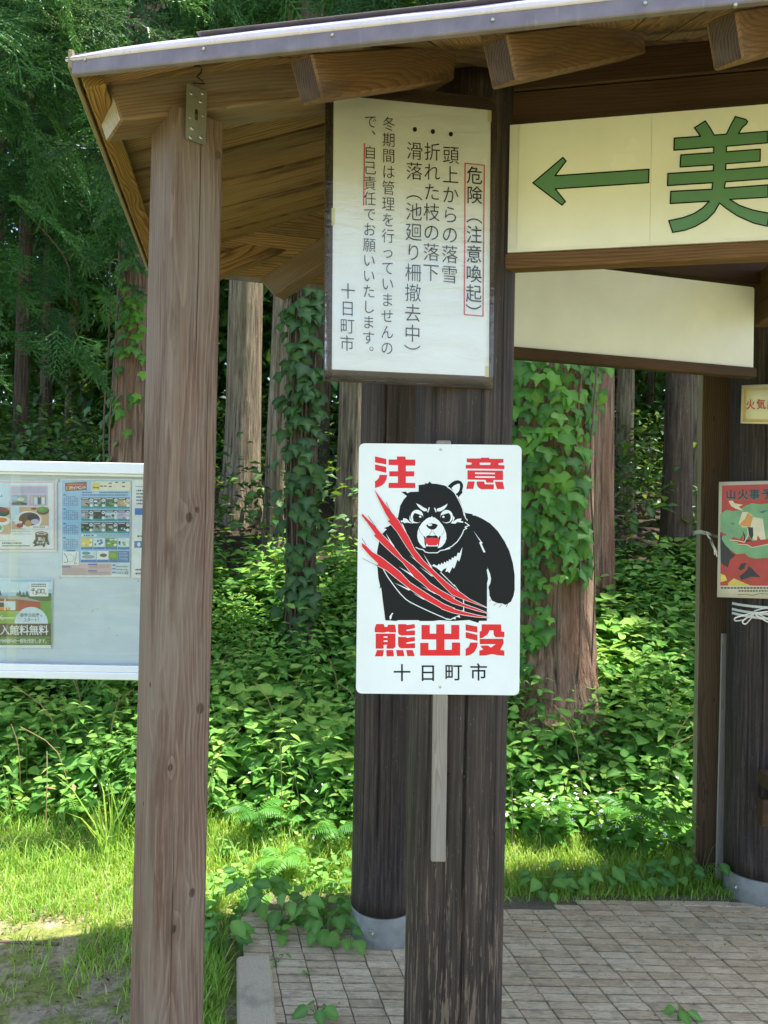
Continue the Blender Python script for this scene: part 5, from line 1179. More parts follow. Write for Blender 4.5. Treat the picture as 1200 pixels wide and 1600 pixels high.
def bark(name, lo, hi, red='6a4634', mossy=0.25):
    t = NT(name); tc = t.n('TexCoord').outputs['Object']
    v = t.vmath('MULTIPLY', tc, (1, 1, 0.07)).outputs[0]
    a = t.noise(v, 38, 5, 0.62, 0.4); b = t.noise(v, 11, 3, 0.5); g = t.noise(tc, 2.2, 4, 0.6); sp = t.noise(t.vmath('MULTIPLY', tc, (1, 1, 0.3)).outputs[0], 90, 3, 0.6)
    c = t.ramp(a.outputs[0], [(0.3, srgb('2a1e18')), (0.45, srgb(lo)), (0.7, srgb(hi))])
    c = t.mix(t.maprange(b.outputs[0], 0.45, 0.7, 0, 0.55), c, srgb(red)); c = t.mix(t.maprange(g.outputs[0], 0.5, 0.7, 0, mossy), c, srgb('6f7550'))
    c = t.mix(t.maprange(sp.outputs[0], 0.6, 0.75, 0, 0.3), c, srgb('b9ad9a'))
    h = t.math('ADD', a.outputs[0], t.math('MULTIPLY', sp.outputs[0], 0.25))
    return t.done(t.bsdf(c, 0.9, h, 0.9, 0.03))
M_barkR = bark('reddish cedar bark', '7a604e', 'b3977f', '83563f', 0.15); M_barkG = bark('grey cedar bark', '7a6d5a', 'b3a58a', '75604a', 0.45); M_barkD = bark('shade-toned cedar bark', '4a3d33', '756554', '4f3c30', 0.3)  # the dark copy has forest shade put into the bark colour

def trunk_mesh(r0, r1, h, seg=56, rings=44, lean=(0, 0), flare=0.35, seed=0, fis=0.035):
    vs, fs = [], []
    for j in range(rings + 1):
        u = (j / rings) ** 1.5; z = -0.25 + u * (h + 0.25); zz = max(z, 0)
        r = r0 + (r1 - r0) * (zz / h); r *= 1 + flare * math.exp(-zz / 0.28)
        for k in range(seg):
            a = 2 * math.pi * k / seg; c, s = math.cos(a), math.sin(a)
            n = mnoise.noise(Vector((c * 1.3, s * 1.3, z * 0.35 + seed))) * 0.06
            n += (abs(mnoise.noise(Vector((c * 7, s * 7, z * 0.55 + seed)))) - 0.25) * fis * 2
            n += math.exp(-zz / 0.25) * 0.16 * math.sin(a * 5 + seed)
            vs.append((c * r * (1 + n) + lean[0] * zz, s * r * (1 + n) + lean[1] * zz, z))
    for j in range(rings):
        for k in range(seg): k2 = (k + 1) % seg; fs.append([j * seg + k, j * seg + k2, (j + 1) * seg + k2, (j + 1) * seg + k])
    return vs, fs
# cedar foliage templates
def shoot_template(n=13):
    v, f = [], []
    def ax(u): return Vector((0, u, -0.10 * u * u))
    for i in range(3):
        for k in range(3):
            a = 2.1 * k; r = 0.042 * (1 - i * 0.4); p = ax(i / 2); v.append((p.x + r * math.cos(a), p.y, p.z + r * math.sin(a)))
    for i in range(2):
        for k in range(3):
            k2 = (k + 1) % 3; a, b, c, d = i * 3 + k, i * 3 + k2, i * 3 + 3 + k2, i * 3 + 3 + k; f += [(a, b, c), (a, c, d)]
    for i in range(n):
        u = 0.06 + 0.9 * i / n; p = ax(u); a = i * 2.4; o = Vector((math.cos(a), 0, math.sin(a))); L = 0.21 * (1 - 0.45 * u)
        s = Vector((-math.sin(a), 0, math.cos(a))) * 0.03; t = p + o * L * 0.75 + Vector((0, L * 0.9, 0)); m = len(v)
        v += [tuple(p + s + Vector((0, -0.03, 0))), tuple(p - s + Vector((0, 0.03, 0))), tuple(t)]; f.append((m, m + 1, m + 2))
    return np.array(v), np.array(f)
def spray_template(shoot, seed, nside=9, length=1.0):
    rg = np.random.default_rng(seed); pos, fw, sc = [], [], []
    for i in range(nside):
        u = 0.12 + 0.85 * i / nside; base = np.array([0.03 * math.sin(u * 5 + seed), u * length, -0.22 * u * u])
        for s in (-1, 1):
            L = (0.42 * (1 - 0.55 * u) + 0.06) * rg.uniform(0.75, 1.15); d = np.array([s * rg.uniform(0.65, 1.0), rg.uniform(0.55, 1.0), rg.uniform(-0.35, 0.25)]); d /= np.linalg.norm(d)
            pos.append(base); fw.append(d); sc.append(L)
            for w in ((0.45, 1), (0.7, -1)):
                d2 = d + np.array([-s * w[1] * 0.5, 0.5 * w[1], rg.uniform(-0.2, 0.15)]); d2 /= np.linalg.norm(d2); pos.append(base + d * L * w[0]); fw.append(d2); sc.append(L * 0.5)
    pos.append(np.array([0, length * 0.9, -0.2])); fw.append(np.array([0, 1, -0.4])); sc.append(0.25)
    pos, fw, sc = np.array(pos), np.array(fw), np.array(sc); up = np.tile([0, 0, 1.0], (len(pos), 1)) + rg.normal(0, 0.3, (len(pos), 3))
    v, f, r = scatter(shoot[0], shoot[1], pos, basis(fw, up), sc, np.zeros(len(pos)))
    m = len(v); ys_ = np.linspace(0, 0.95, 5); ax = np.array([[w, y * length, -0.22 * y * y] for y in ys_ for w in (-0.008, 0.008)]); af = [(2 * i, 2 * i + 1, 2 * i + 3) for i in range(4)] + [(2 * i, 2 * i + 3, 2 * i + 2) for i in range(4)]
    return np.concatenate([v, ax]), np.concatenate([f, np.array(af) + m])
SHOOT = shoot_template(); SPRAYS = [spray_template(SHOOT, s) for s in range(4)]
LOSH = (np.array([(0, 0, 0), (-0.09, 0.5, 0.02), (0, 1.05, -0.1), (0.09, 0.5, 0.02)]), np.array([(0, 2, 1), (0, 3, 2)]))
LOSPR = [spray_template(LOSH, s, 7) for s in range(3)]
def spray_cloud(pts, dirs, sizes, temps, rg, up=None):
    """pts, dirs n x 3; returns joined arrays"""
    parts = []; n = len(pts); which = rg.integers(0, len(temps), n); rnd = np.clip(rg.normal(0.45, 0.25, n), 0, 1)
    for k, tm in enumerate(temps):
        s = which == k
        if s.sum() == 0: continue
        u = np.tile([0, 0, 1.0], (s.sum(), 1)) + rg.normal(0, 0.35, (s.sum(), 3))
        parts.append(scatter(tm[0], tm[1], pts[s], basis(dirs[s], u), sizes[s], rnd[s]))
    return join(parts)

# ------------------------------------------------------------------ cedar trunks in view (pixel centre, reference row, width in pixels, distance)
TREES = [  # px, py_ref, width, Y, height, bark, lean, label, crown z0
    (868, 800, 122, 4.7, 9, M_barkR, (0.0, 0), 'thick reddish cedar trunk clad in bright green ivy behind the shelter'),
    (932, 800, 52, 6.0, 9, M_barkR, (-0.01, 0), 'slim reddish cedar trunk just right of the ivy-clad cedar'),
    (974, 800, 27, 9.0, 10, M_barkG, (0, 0), 'thin pale-edged cedar trunk in the gap right of the ivy-clad cedar'),
    (1057, 800, 44, 6.6, 9, M_barkD, (0.01, 0), 'dark cedar trunk left of the brown square post'),
    (1092, 800, 40, 7.4, 9, M_barkG, (0, 0), 'cedar trunk partly hidden behind the brown square post'),
    (216, 600, 78, 5.3, 9, M_barkR, (0.005, 0), 'cedar trunk with scattered ivy behind the weathered post'),
    (381, 600, 56, 8.0, 11, M_barkG, (0, 0), 'sunlit pale grey cedar trunk with flared base right of the weathered post'),
    (431, 700, 30, 7.2, 10, M_barkG, (0.02, 0), 'slim leaning cedar trunk beside the dark ivy-covered trunk'),
    (474, 700, 46, 5.2, 9, M_barkD, (0.0, 0), 'dark cedar trunk overgrown with shaded ivy left of the notice board'),
    (553, 640, 48, 7.6, 10, M_barkG, (0, 0), 'pale cedar trunk between the notice board and the bear sign'),
    (112, 600, 18, 13, 13, M_barkG, (0, 0), 'far slim pale trunk in the dark wood at left'),
    (134, 620, 15, 14, 13, M_barkD, (-0.02, 0), 'far dark trunk next to the slim pale trunk at left'),
    (72, 600, 18, 12, 13, M_barkD, (0, 0), 'far reddish dark trunk in the wood at left'),
    (34, 600, 22, 10.5, 12, M_barkD, (0, 0), 'dark trunk near the left edge above the bulletin board'),
    (505, 640, 22, 11, 12, M_barkD, (0, 0), 'far dark trunk just left of the notice board'),
    (1012, 700, 16, 14, 13, M_barkD, (0, 0), 'far thin trunk in the bright gap right of the ivy-clad cedar'),
]
rg = np.random.default_rng(5)
tree_objs = []
GAPS = [W(385, 600, 8.0), W(385, 720, 8.0), W(553, 640, 7.6), W(1015, 850, 8.5), W(1015, 700, 10.5), W(1086, 760, 7.2), W(525, 790, 6.4), W(420, 860, 5.8), W(120, 640, 12.5), W(905, 950, 5.0)]
def crown_for(T, base, h, z0, rad, nspr, size, seed, temps=LOSPR):
    r = np.random.default_rng(seed); zz = z0 + (h + 2.5 - z0) * r.random(nspr) ** 0.8; rr = rad * (1 - 0.75 * (zz - z0) / (h + 2.5 - z0)) * np.sqrt(r.random(nspr)); a = r.random(nspr) * 2 * math.pi
    p = np.stack([rr * np.cos(a), rr * np.sin(a), zz], 1); d = np.stack([np.cos(a) + r.normal(0, .3, nspr), np.sin(a) + r.normal(0, .3, nspr), r.uniform(-0.7, 0.1, nspr)], 1)
    sz = r.uniform(0.6, 1.2, nspr) * size; pw = p + np.array(base); dn = d / np.linalg.norm(d, axis=1, keepdims=True) * sz[:, None]; tips = pw + dn * 1.1; pm = pw + dn * 0.55
    keep = (pw[:, 1] > 4.5) & (tips[:, 1] > 4.35)
    for g in GAPS:                                                    # openings where sun reaches the wood
        for s_ in (pm, tips, pw):
            w = s_ - np.array(g); t = w @ np.array(SUN_DIR); dist = np.linalg.norm(w - t[:, None] * np.array(SUN_DIR), axis=1); keep &= ~((dist < 0.6) & (t > 0))
    p, d, sz = p[keep], d[keep], sz[keep]
    v, f, q = spray_cloud(p, d, sz, temps, r)
    return np_mesh('crown', v, f, q, M_cedar, T, Matrix.Translation(base), smooth=False)
for i, (px, py, wd, Y, hgt, bk, lean, lab) in enumerate(TREES):
    c = W(px, py, Y); gz = H(c.x, c.y); r_ = wd / FPX * Y / 2; dz = c.z - gz
    base = Vector((c.x - lean[0] * dz, c.y, gz)); T = thing('cedar_tree', base, lab, 'tree', 'cedars behind the shelter')
    near_ = Y < 6
    v, f = trunk_mesh(r_ * 1.03, r_ * 0.62, hgt, 72 if near_ else 40, 60 if near_ else 36, lean, 0.5 if i == 0 else 0.3, i * 3.7)
    mesh_obj('trunk', v, f, bk, T, Matrix.Translation(base), smooth=True); tree_objs.append((T, base, r_, Y))
    crown_for(T, base, hgt, 4.8 if Y > 8 else 5.2, 2.2, 280, 1.0, 100 + i)
# further cedars that close the wood
extra = [(-5.2, 10), (-2.2, 16), (-4.6, 15), (-7.5, 14), (-0.6, 17), (1.2, 18), (3.2, 15), (4.4, 10.5), (6.4, 13), (2.4, 21), (-3.4, 21), (5.2, 19), (-6.5, 20), (0.4, 23), (3.4, 8.3), (7.8, 18)]
names = ['far left', 'left', 'left middle', 'middle', 'right', 'far right']
for i, (x, y) in enumerate(extra):
    base = Vector((x, y, H(x, y))); T = thing('cedar_tree', base, 'dark cedar deep in the wood behind the nearer trunks', 'tree', 'cedars deep in the wood')
    v, f = trunk_mesh(0.15, 0.08, 13, 20, 18, (rg.uniform(-.01, .01), 0), 0.3, i * 2.1); mesh_obj('trunk', v, f, (M_barkD, M_barkG)[i % 2], T, Matrix.Translation(base), smooth=True)
    crown_for(T, base, 13, 2.6, 2.6, 420, 1.1, 300 + i)

for i, (x, y, lab) in enumerate(((3.0, 4.3, 'unseen cedar added just past the right edge to shade the bank'), (4.6, 5.6, 'second unseen cedar added past the right edge to cast shade'), (3.9, 7.0, 'third unseen cedar added for shade past the right edge, deeper in the wood'), (6.2, 4.6, 'unseen cedar added for shade far past the right edge of the view'))):  # out-of-view cedars, added so their crowns shade the bank
    base = Vector((x, y, H(x, y))); T = thing('cedar_tree', base, lab, 'tree', 'cedars behind the shelter')
    v, f = trunk_mesh(0.2, 0.1, 10, 28, 24, (0, 0), 0.3, i * 2.9 + 40); mesh_obj('trunk', v, f, M_barkR, T, Matrix.Translation(base), smooth=True); crown_for(T, base, 10, 5.4, 2.4, 320, 1.1, 500 + i)

# ------------------------------------------------------------------ near cedar at the left whose drooping sprays fill the top left corner
base = Vector((-3.3, 4.6, H(-3.3, 4.6))); NC = thing('cedar_tree', base, 'near cedar whose drooping green sprays fill the upper left', 'tree', 'cedars behind the shelter')
v, f = trunk_mesh(0.24, 0.12, 10, 40, 30, (0, 0), 0.3, 55); mesh_obj('trunk', v, f, M_barkD, NC, Matrix.Translation(base), smooth=True)
rg = np.random.default_rng(21); pts, dirs, szs = [], [], []
def add_sprays(n, x0, x1, y0, y1, Ya, Yb, s0, s1, dx=0.5, dz=-0.75):
    for _ in range(n):
        p = W(rg.uniform(x0, x1), rg.uniform(y0, y1), rg.uniform(Ya, Yb)); pts.append(p[:]); dirs.append((rg.normal(dx, 0.45), rg.normal(-0.35, 0.4), dz + rg.normal(0, 0.25))); szs.append(rg.uniform(s0, s1))
add_sprays(40, -60, 150, -120, 70, 3.3, 3.9, 0.30, 0.42); add_sprays(85, -120, 230, -150, 260, 3.7, 4.6, 0.32, 0.46); add_sprays(70, -150, 210, 60, 330, 4.2, 5.0, 0.3, 0.45); add_sprays(22, -120, 40, 250, 520, 3.8, 4.6, 0.28, 0.4); add_sprays(12, 60, 150, 330, 440, 4.3, 5.0, 0.2, 0.3)
add_sprays(7, 140, 215, 370, 450, 4.6, 4.9, 0.18, 0.26); add_sprays(24, -400, -60, -300, 500, 3.6, 5.0, 0.35, 0.5); add_sprays(26, -80, 120, 330, 560, 4.0, 5.0, 0.24, 0.38); add_sprays(30, -40, 230, 20, 300, 3.4, 4.0, 0.28, 0.4)
v, f, q = spray_cloud(np.array(pts), np.array(dirs), np.array(szs), SPRAYS, rg)
np_mesh('crown', v, f, q, M_cedar, NC, Matrix.Identity(4), smooth=False)
b = MB()
for chain, r0 in (([(-200, 60, 4.3), (0, 130, 4.2), (60, 210, 4.1), (80, 250, 4.1)], 0.008), ([(-200, -100, 4.0), (0, -40, 3.8), (90, 40, 3.7)], 0.012), ([(-150, 150, 4.6), (60, 200, 4.6), (130, 320, 4.5), (160, 390, 4.5)], 0.006), ([(40, 330, 4.4), (100, 400, 4.4), (110, 450, 4.4)], 0.005), ([(-260, -200, 4.6), (60, -120, 4.5), (240, -40, 4.4)], 0.012)):
    P = smooth_path([W(*c) for c in chain], 5); b.tube(P, [r0 * (1 - 0.7 * k / len(P)) for k in range(len(P))], 6)
b.build('branches', M_twig, NC, Matrix.Identity(4), smooth=True)
# second near cedar behind the roof: sprays along the top edge
base = Vector((0.9, 6.3, H(0.9, 6.3))); NC2 = thing('cedar_tree', base, 'cedar whose pale green sprays show above the roof edge', 'tree', 'cedars behind the shelter')
v, f = trunk_mesh(0.16, 0.1, 10, 32, 24, (0, 0), 0.3, 66); mesh_obj('trunk', v, f, M_barkD, NC2, Matrix.Translation(base), smooth=True)
pts, dirs, szs = [], [], []
add_sprays(26, 180, 560, -110, 10, 4.2, 5.2, 0.3, 0.42, 0.1, -0.6); add_sprays(26, 420, 940, -130, -15, 4.2, 5.2, 0.3, 0.42, 0.1, -0.6); add_sprays(44, 150, 1000, -260, 40, 5.2, 6.2, 0.4, 0.55, 0.1, -0.5)
v, f, q = spray_cloud(np.array(pts), np.array(dirs), np.array(szs), SPRAYS, rg); np_mesh('crown', v, f, q, M_cedar, NC2, Matrix.Identity(4), smooth=False)

# ------------------------------------------------------------------ undergrowth
rg = np.random.default_rng(8)
def H_np(x, y): return np.array([H(a, b) for a, b in zip(x, y)])
class Leaves:
    def __init__(self): self.d = {}
    def add(self, kind, p, fw, up, s, r): self.d.setdefault(kind, []).append((p, fw, up, s, r))
    def arrays(self, temps):
        parts, veins = [], []
        for k, lst in self.d.items():
            P = np.array([l[0] for l in lst]); F = np.array([l[1] for l in lst]); U = np.array([l[2] for l in lst]); S = np.array([l[3] for l in lst]); Rn = np.array([l[4] for l in lst])
            parts.append(scatter(np.array(temps[k][0]), np.array(temps[k][1]), P, basis(F, U), S, Rn)); nvt = len(temps[k][0]); vt = [1.0 if (i % 3 == 0 and k != 'q') else 0.0 for i in range(nvt)]; veins.append(np.tile(vt, len(P)))
        return (*join(parts), np.concatenate(veins))
TEMPS = {'o': OVATE, 'h': HEART, 'l': LANCE, 'q': QUADL}
def sample(n, Ya, Yb, pad=0.35, xlo=-9, xhi=9, pw=1.0):
    y = Ya + (Yb - Ya) * rg.random(n) ** pw; x = (rg.random(n) * 2 - 1) * (0.5 * y + pad); k = (x > xlo) & (x < xhi); return x[k], y[k]
UG = Leaves(); stems = MB()
def herb(x, y, z, h, n, size, kind, bright=0.0, whorl=0.35, lean=0.15):
    lx, ly = rg.normal(0, lean), rg.normal(0, lean) - 0.08; a0 = rg.random() * 6.28; asp = rg.uniform(0.6, 1.2); bright = bright + rg.normal(0, 0.1)
    for k in range(n):
        u = 1 - whorl * 2.2 * (k // 2) / max(n // 2, 1); u = max(u, 0.15); a = a0 + (k % 2) * math.pi + (k // 2) * 1.57 + rg.normal(0, 0.25)
        top = np.array([x + lx * h * u, y + ly * h * u, z + h * u]); s = size * (0.55 + 0.6 * min(1, (1.15 - u) * 2.2)) * rg.uniform(0.8, 1.15)
        d = np.array([math.cos(a), math.sin(a), rg.normal(-0.05, 0.22) + 0.25 * (u > 0.93)]); up = np.array([rg.normal(0, 0.2), rg.normal(-0.25, 0.2), 1.0])
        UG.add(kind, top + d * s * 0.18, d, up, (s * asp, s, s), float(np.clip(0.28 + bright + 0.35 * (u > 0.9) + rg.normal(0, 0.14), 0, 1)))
    if y < 4.6 and rg.random() < 0.5: stems.tube([(x, y, z), (x + lx * h, y + ly * h, z + h)], [0.0022, 0.0014], 4, cap=False)
# low heart-leaved carpet near the grass
x, y = sample(1500, 3.55, 4.5)
for a, c in zip(x, y):
    if a < -0.6 and c < 3.75: continue
    if a < 1.05 and c < 3.6 and a > -0.6: continue
    herb(a, c, H(a, c), rg.uniform(0.07, 0.2), 5, rg.uniform(0.045, 0.065), 'h', 0.1, 0.3)
for _ in range(90):
    a, c = rg.uniform(-0.72, 0.0), rg.uniform(2.75, 3.5)
    if a > -0.12 and c < 3.0: continue
    herb(a, c, H(a, c), rg.uniform(0.04, 0.11), 5, rg.uniform(0.03, 0.055), 'h' if rg.random() < .6 else 'o', 0.0, 0.3)
# taller leafy herbs on the bank
x, y = sample(2900, 3.85, 6.6, pw=0.9)
for a, c in zip(x, y):
    if 0.72 < a < 1.36 and c < 4.75 and rg.random() < 0.65: continue
    t_h = min(1, (c - 3.7) / 0.8); cn = mnoise.noise(Vector((a * 1.5, c * 1.5, 6))); cb = 0.42 * mnoise.noise(Vector((a * 2.4, c * 2.4, 2)))
    if mnoise.noise(Vector((a * 3.1, c * 3.1, 12))) < -0.38: continue
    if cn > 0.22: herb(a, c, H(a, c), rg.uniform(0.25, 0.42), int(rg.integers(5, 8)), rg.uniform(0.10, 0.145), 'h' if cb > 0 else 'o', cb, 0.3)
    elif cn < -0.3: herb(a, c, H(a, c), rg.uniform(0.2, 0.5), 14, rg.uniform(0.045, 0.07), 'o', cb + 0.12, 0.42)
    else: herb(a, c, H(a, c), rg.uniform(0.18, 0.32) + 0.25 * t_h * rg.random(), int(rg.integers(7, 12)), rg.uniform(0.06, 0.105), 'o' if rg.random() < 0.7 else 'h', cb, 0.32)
x, y = sample(800, 3.7, 5.6)
for a, c in zip(x, y): herb(a, c, H(a, c), rg.uniform(0.25, 0.5) * (0.5 if 0.72 < a < 1.36 and c < 4.7 else 1), 12, rg.uniform(0.06, 0.09), 'l', 0.08, 0.42, 0.25)
v, f, r, vn = UG.arrays(TEMPS); tag(np_mesh('undergrowth', v, f, r, M_leafA, vein=vn), 'dense green leafy undergrowth covering the bank behind the shelter', 'undergrowth', kind='stuff')
tag(stems.build('undergrowth_stems', M_stem), 'thin green stems among the undergrowth leaves', 'undergrowth', kind='stuff')
# shrubs inside the wood
UG = Leaves(); stems = MB()
x, y = sample(620, 6.2, 13, pad=0.8)
for a, c in zip(x, y):
    z = H(a, c); hh = rg.uniform(0.4, 1.3)
    for k in range(26):
        p = np.array([a + rg.normal(0, 0.22), c + rg.normal(0, 0.22), z + hh * rg.random() ** 0.6]); d = np.array([rg.normal(), rg.normal(), rg.normal(-0.1, 0.25)]); UG.add('o' if k % 2 else 'q', p, d, np.array([rg.normal(0, .3), rg.normal(-.3, .3), 1.0]), (lambda q: (q, q, q))(rg.uniform(0.07, 0.13)), float(np.clip(rg.normal(0.4, 0.25), 0, 1)))
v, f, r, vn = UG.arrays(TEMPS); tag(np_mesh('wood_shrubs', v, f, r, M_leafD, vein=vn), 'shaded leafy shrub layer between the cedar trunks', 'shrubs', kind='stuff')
# far foliage closing the wood
UG = Leaves()
for k in range(1350):
    y = rg.uniform(12, 27); x = rg.uniform(-1, 1) * (0.55 * y + 1); z = H(x, y) + (rg.uniform(0.3, 12) if k % 2 else rg.uniform(0.2, 4.5)) ; rr = rg.uniform(0.6, 1.3)
    for j in range(85):
        p = np.array([x, y, z]) + rg.normal(0, 0.5, 3) * rr * np.array([1, 1, 0.55]); d = rg.normal(0, 1, 3); UG.add('q', p, d, np.array([rg.normal(0, .4), rg.normal(-.2, .4), 1.0]), (lambda q: (q, q, q))(rg.uniform(0.16, 0.32)), float(np.clip(rg.normal(0.5, 0.25), 0, 1)))
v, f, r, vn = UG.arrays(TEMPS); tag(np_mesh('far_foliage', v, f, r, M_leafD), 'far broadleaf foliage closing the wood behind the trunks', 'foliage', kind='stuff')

# ------------------------------------------------------------------ grass
bl = [(-0.5, 0, 0), (0.5, 0, 0), (-0.42, 0.10, 0.4), (0.42, 0.10, 0.4), (-0.28, 0.33, 0.75), (0.28, 0.33, 0.75), (0, 0.62, 0.95)]
bf = [(0, 1, 3), (0, 3, 2), (2, 3, 5), (2, 5, 4), (4, 5, 6)]
def grass(name, label, pts, h0, h1, w=0.0045):
    n = len(pts); a = rg.random(n) * 6.283; fw = np.stack([np.cos(a), np.sin(a), rg.normal(0, 0.15, n)], 1); up = np.tile([0, 0, 1.0], (n, 1)) + rg.normal(0, 0.18, (n, 3))
    L = rg.uniform(h0, h1, n) * rg.uniform(0.6, 1.0, n); sc = np.stack([np.full(n, w) * rg.uniform(0.6, 1.3, n), L, L], 1)
    clump = np.array([0.3 * mnoise.noise(Vector((p[0] * 5, p[1] * 5, 4))) for p in pts]); dry = (rg.random(n) < 0.06) * 0.5; v, f, r = scatter(bl, bf, pts, basis(fw, up), sc, np.clip(rg.normal(0.42, 0.18, n) + clump + dry, 0, 1)); return tag(np_mesh(name, v, f, r, M_grass, smooth=False), label, 'grass', kind='stuff')
def gpts(n, cond, xa, xb, ya, yb):
    x = rg.uniform(xa, xb, n); y = rg.uniform(ya, yb, n); k = np.array([cond(p, q) for p, q in zip(x, y)]); x, y = x[k], y[k]; return np.stack([x, y, H_np(x, y)], 1)
def cl(x, y): return mnoise.noise(Vector((x * 3.2, y * 3.2, 1.7)))
def left_grass(x, y):
    edge = 2.42 + 0.22 * max(0, -0.62 - x) ; t = (y - edge) / 0.4 + 0.7 * cl(x, y)
    if x > -0.5 + (2.6 - y) * 0.2 and y < 3.05: return False
    if x < -1.05 and y < 2.9 and cl(x * 1.3, y * 1.3) < 0.2: return rg.random() < 0.03
    return rg.random() < min(1, max(0.03, t))
grass('grass', 'short bright grass left of the shelter, partly in sun', gpts(40000, left_grass, -2.3, -0.1, 2.2, 3.8), 0.03, 0.075)
grass('tall_grass', 'longer grass blades along the foot of the bank', gpts(6000, lambda x, y: rg.random() < 0.6 + cl(x, y), -2.4, 0.4, 3.3, 3.85), 0.07, 0.17, 0.005)
grass('grass', 'grass strip behind the paving, half in sun', gpts(14000, lambda x, y: y > 3.06 + 0.06 * (x - 0.3), 0.1, 2.2, 3.0, 3.7), 0.04, 0.10)
grass('grass', 'grass along the kerb at the foot of the timber post', gpts(2600, lambda x, y: x < -0.505 - (y - 2.6) * 0.2, -0.72, -0.35, 2.1, 2.75), 0.05, 0.12)
# long arching tuft
tp = W(165, 1345, 3.45)
tag(grass('grass_tuft', 'arching tuft of long grass blades near the bulletin board', np.array([[tp.x + rg.normal(0, .02), tp.y + rg.normal(0, .02), H(tp.x, tp.y)] for _ in range(26)]), 0.3, 0.48, 0.009), kind='thing')
# white flowers
fl_v, fl_f = [], []
for k in range(4):
    a = k * math.pi / 2; c, s = math.cos(a), math.sin(a); m = len(fl_v)
    for (x, y, z) in ((0, 0.05, 0), (-0.3, 0.55, 0.12), (0, 1, 0.1), (0.3, 0.55, 0.12)): fl_v.append((c * x - s * y, s * x + c * y, z))
    fl_f += [(m, m + 2, m + 1), (m, m + 3, m + 2)]
FPX_ = []
for (cx, cy, sx, sy, n) in ((930, 1270, 120, 40, 34), (1010, 1290, 70, 30, 16), (850, 1245, 50, 25, 10), (500, 1200, 45, 60, 16), (420, 1190, 60, 30, 6), (130, 1190, 80, 40, 4), (390, 1400, 30, 20, 2)):
    for _ in range(n): FPX_.append((cx + rg.normal(0, sx * .6), cy + rg.normal(0, sy * .6)))
fp = []
for px, py in FPX_:
    for Y in np.arange(3.3, 5.2, 0.04):
        p = W(px, py, Y)
        if p.z < H(p.x, p.y) + 0.26: fp.append(p[:]); break
fp = np.array(fp); n = len(fp)
v, f, r = scatter(fl_v, fl_f, fp, basis(np.stack([rg.normal(0, 1, n), rg.normal(0, 1, n), rg.normal(0, .2, n)], 1), np.tile([0, -0.5, 1.0], (n, 1)) + rg.normal(0, .25, (n, 3))), rg.uniform(0.008, 0.0125, n), np.zeros(n))
tag(np_mesh('wild_flowers', v, f, r, M_flower), 'small white four-petalled flowers among the undergrowth', 'flowers', kind='stuff')

# ------------------------------------------------------------------ ivy
def ivy_leaf(seed):
    rg2 = random.Random(seed); pts = [(0, 0), (-.24, -.11), (-.44, .06), (-.56, .38), (-.30, .46), (-.17, .70), (0, 1.02), (.17, .70), (.30, .46), (.56, .38), (.44, .06), (.24, -.11)]
    v = [(0, .18, 0.03), (0, .55, 0.02)]
    for x, y in pts: x *= rg2.uniform(.9, 1.1); y += rg2.uniform(-.03, .03); v.append((x, y, 0.07 * abs(x) - 0.22 * (abs(x) ** 2) - 0.16 * max(0, y) ** 2))
    f = []; n = len(pts)
    for i in range(n):
        a, b_ = 2 + i, 2 + (i + 1) % n; c = 1 if 3 <= i <= 8 else 0; f.append((c, b_, a))
    f += [(0, 1, 2 + 3), (0, 2 + 9, 1)]
    me = bpy.data.meshes.new('leaf'); me.from_pydata(v, [], f); at = me.attributes.new('vein', 'FLOAT', 'POINT'); at.data.foreach_set('value', [0.35, 0.45] + [0.0] * n); me.polygons.foreach_set('use_smooth', [True] * len(f)); me.update(); return me
def ivy(tree, label, spots, mat, Yt, cx, rpx, r, seed):
    T, base, r0, Y = tree; meshes = [ivy_leaf(seed + k) for k in range(5)]
    for m in meshes: m.materials.append(mat)
    rgi = random.Random(seed); root = thing('ivy', base, label, 'ivy')
    wob_ = MB()
    for k in range(5):
        P = [Vector((base.x + math.sin(-0.9 + k * 0.4 + 0.3 * mnoise.noise(Vector((z, k, 0)))) * r * 1.06, base.y - math.cos(-0.9 + k * 0.4) * r * 1.06, base.z + 0.1 + z)) for z in np.arange(0, 3.4, 0.2)]
        wob_.tube(P, 0.006, 5)
    wob_.build('stem', M_twig, root, Matrix.Identity(4), smooth=True)
    for (px, py, sz) in spots:
        u = (px - cx) / rpx; uc = max(-0.97, min(0.97, u)); yy = Yt - math.sqrt(1 - uc * uc) * r - rgi.uniform(0.02, 0.07); p = W(px, py, yy); s = sz / FPX * yy
        fw = np.array([[rgi.gauss(0.12 * u, 0.35), rgi.gauss(-0.5, 0.3), -1.0]]); up = np.array([[uc * 0.8 + rgi.gauss(0, .35), -1.0, rgi.gauss(0.45, 0.35)]]); Rm = basis(fw, up)[0]
        M = Matrix(((Rm[0][0] * s, Rm[0][1] * s, Rm[0][2] * s, p.x), (Rm[1][0] * s, Rm[1][1] * s, Rm[1][2] * s, p.y), (Rm[2][0] * s, Rm[2][1] * s, Rm[2][2] * s, p.z), (0, 0, 0, 1)))
        link('leaf', meshes[rgi.randrange(5)], root, M)
rgv = random.Random(3); spots = []
yy = 556
while yy < 1010:
    a, b_ = (800, 948) if yy < 640 else (800, 930) if yy < 720 else (802, 925)
    if yy > 880: b_ = 925 - (yy - 880) * 0.6
    if yy > 905: b_ = min(b_, 862)
    x = a + rgv.uniform(-8, 8)
    while x < b_:
        if len(spots) < 290: spots.append((x + rgv.uniform(-5, 5), yy + rgv.uniform(-8, 8), rgv.choice((15, 19, 23, 26, 29, 32)) * rgv.uniform(0.9, 1.1) * (1 if yy < 850 or x > 850 else 0.75)))
        x += rgv.uniform(12.5, 17)
    yy += 15.5
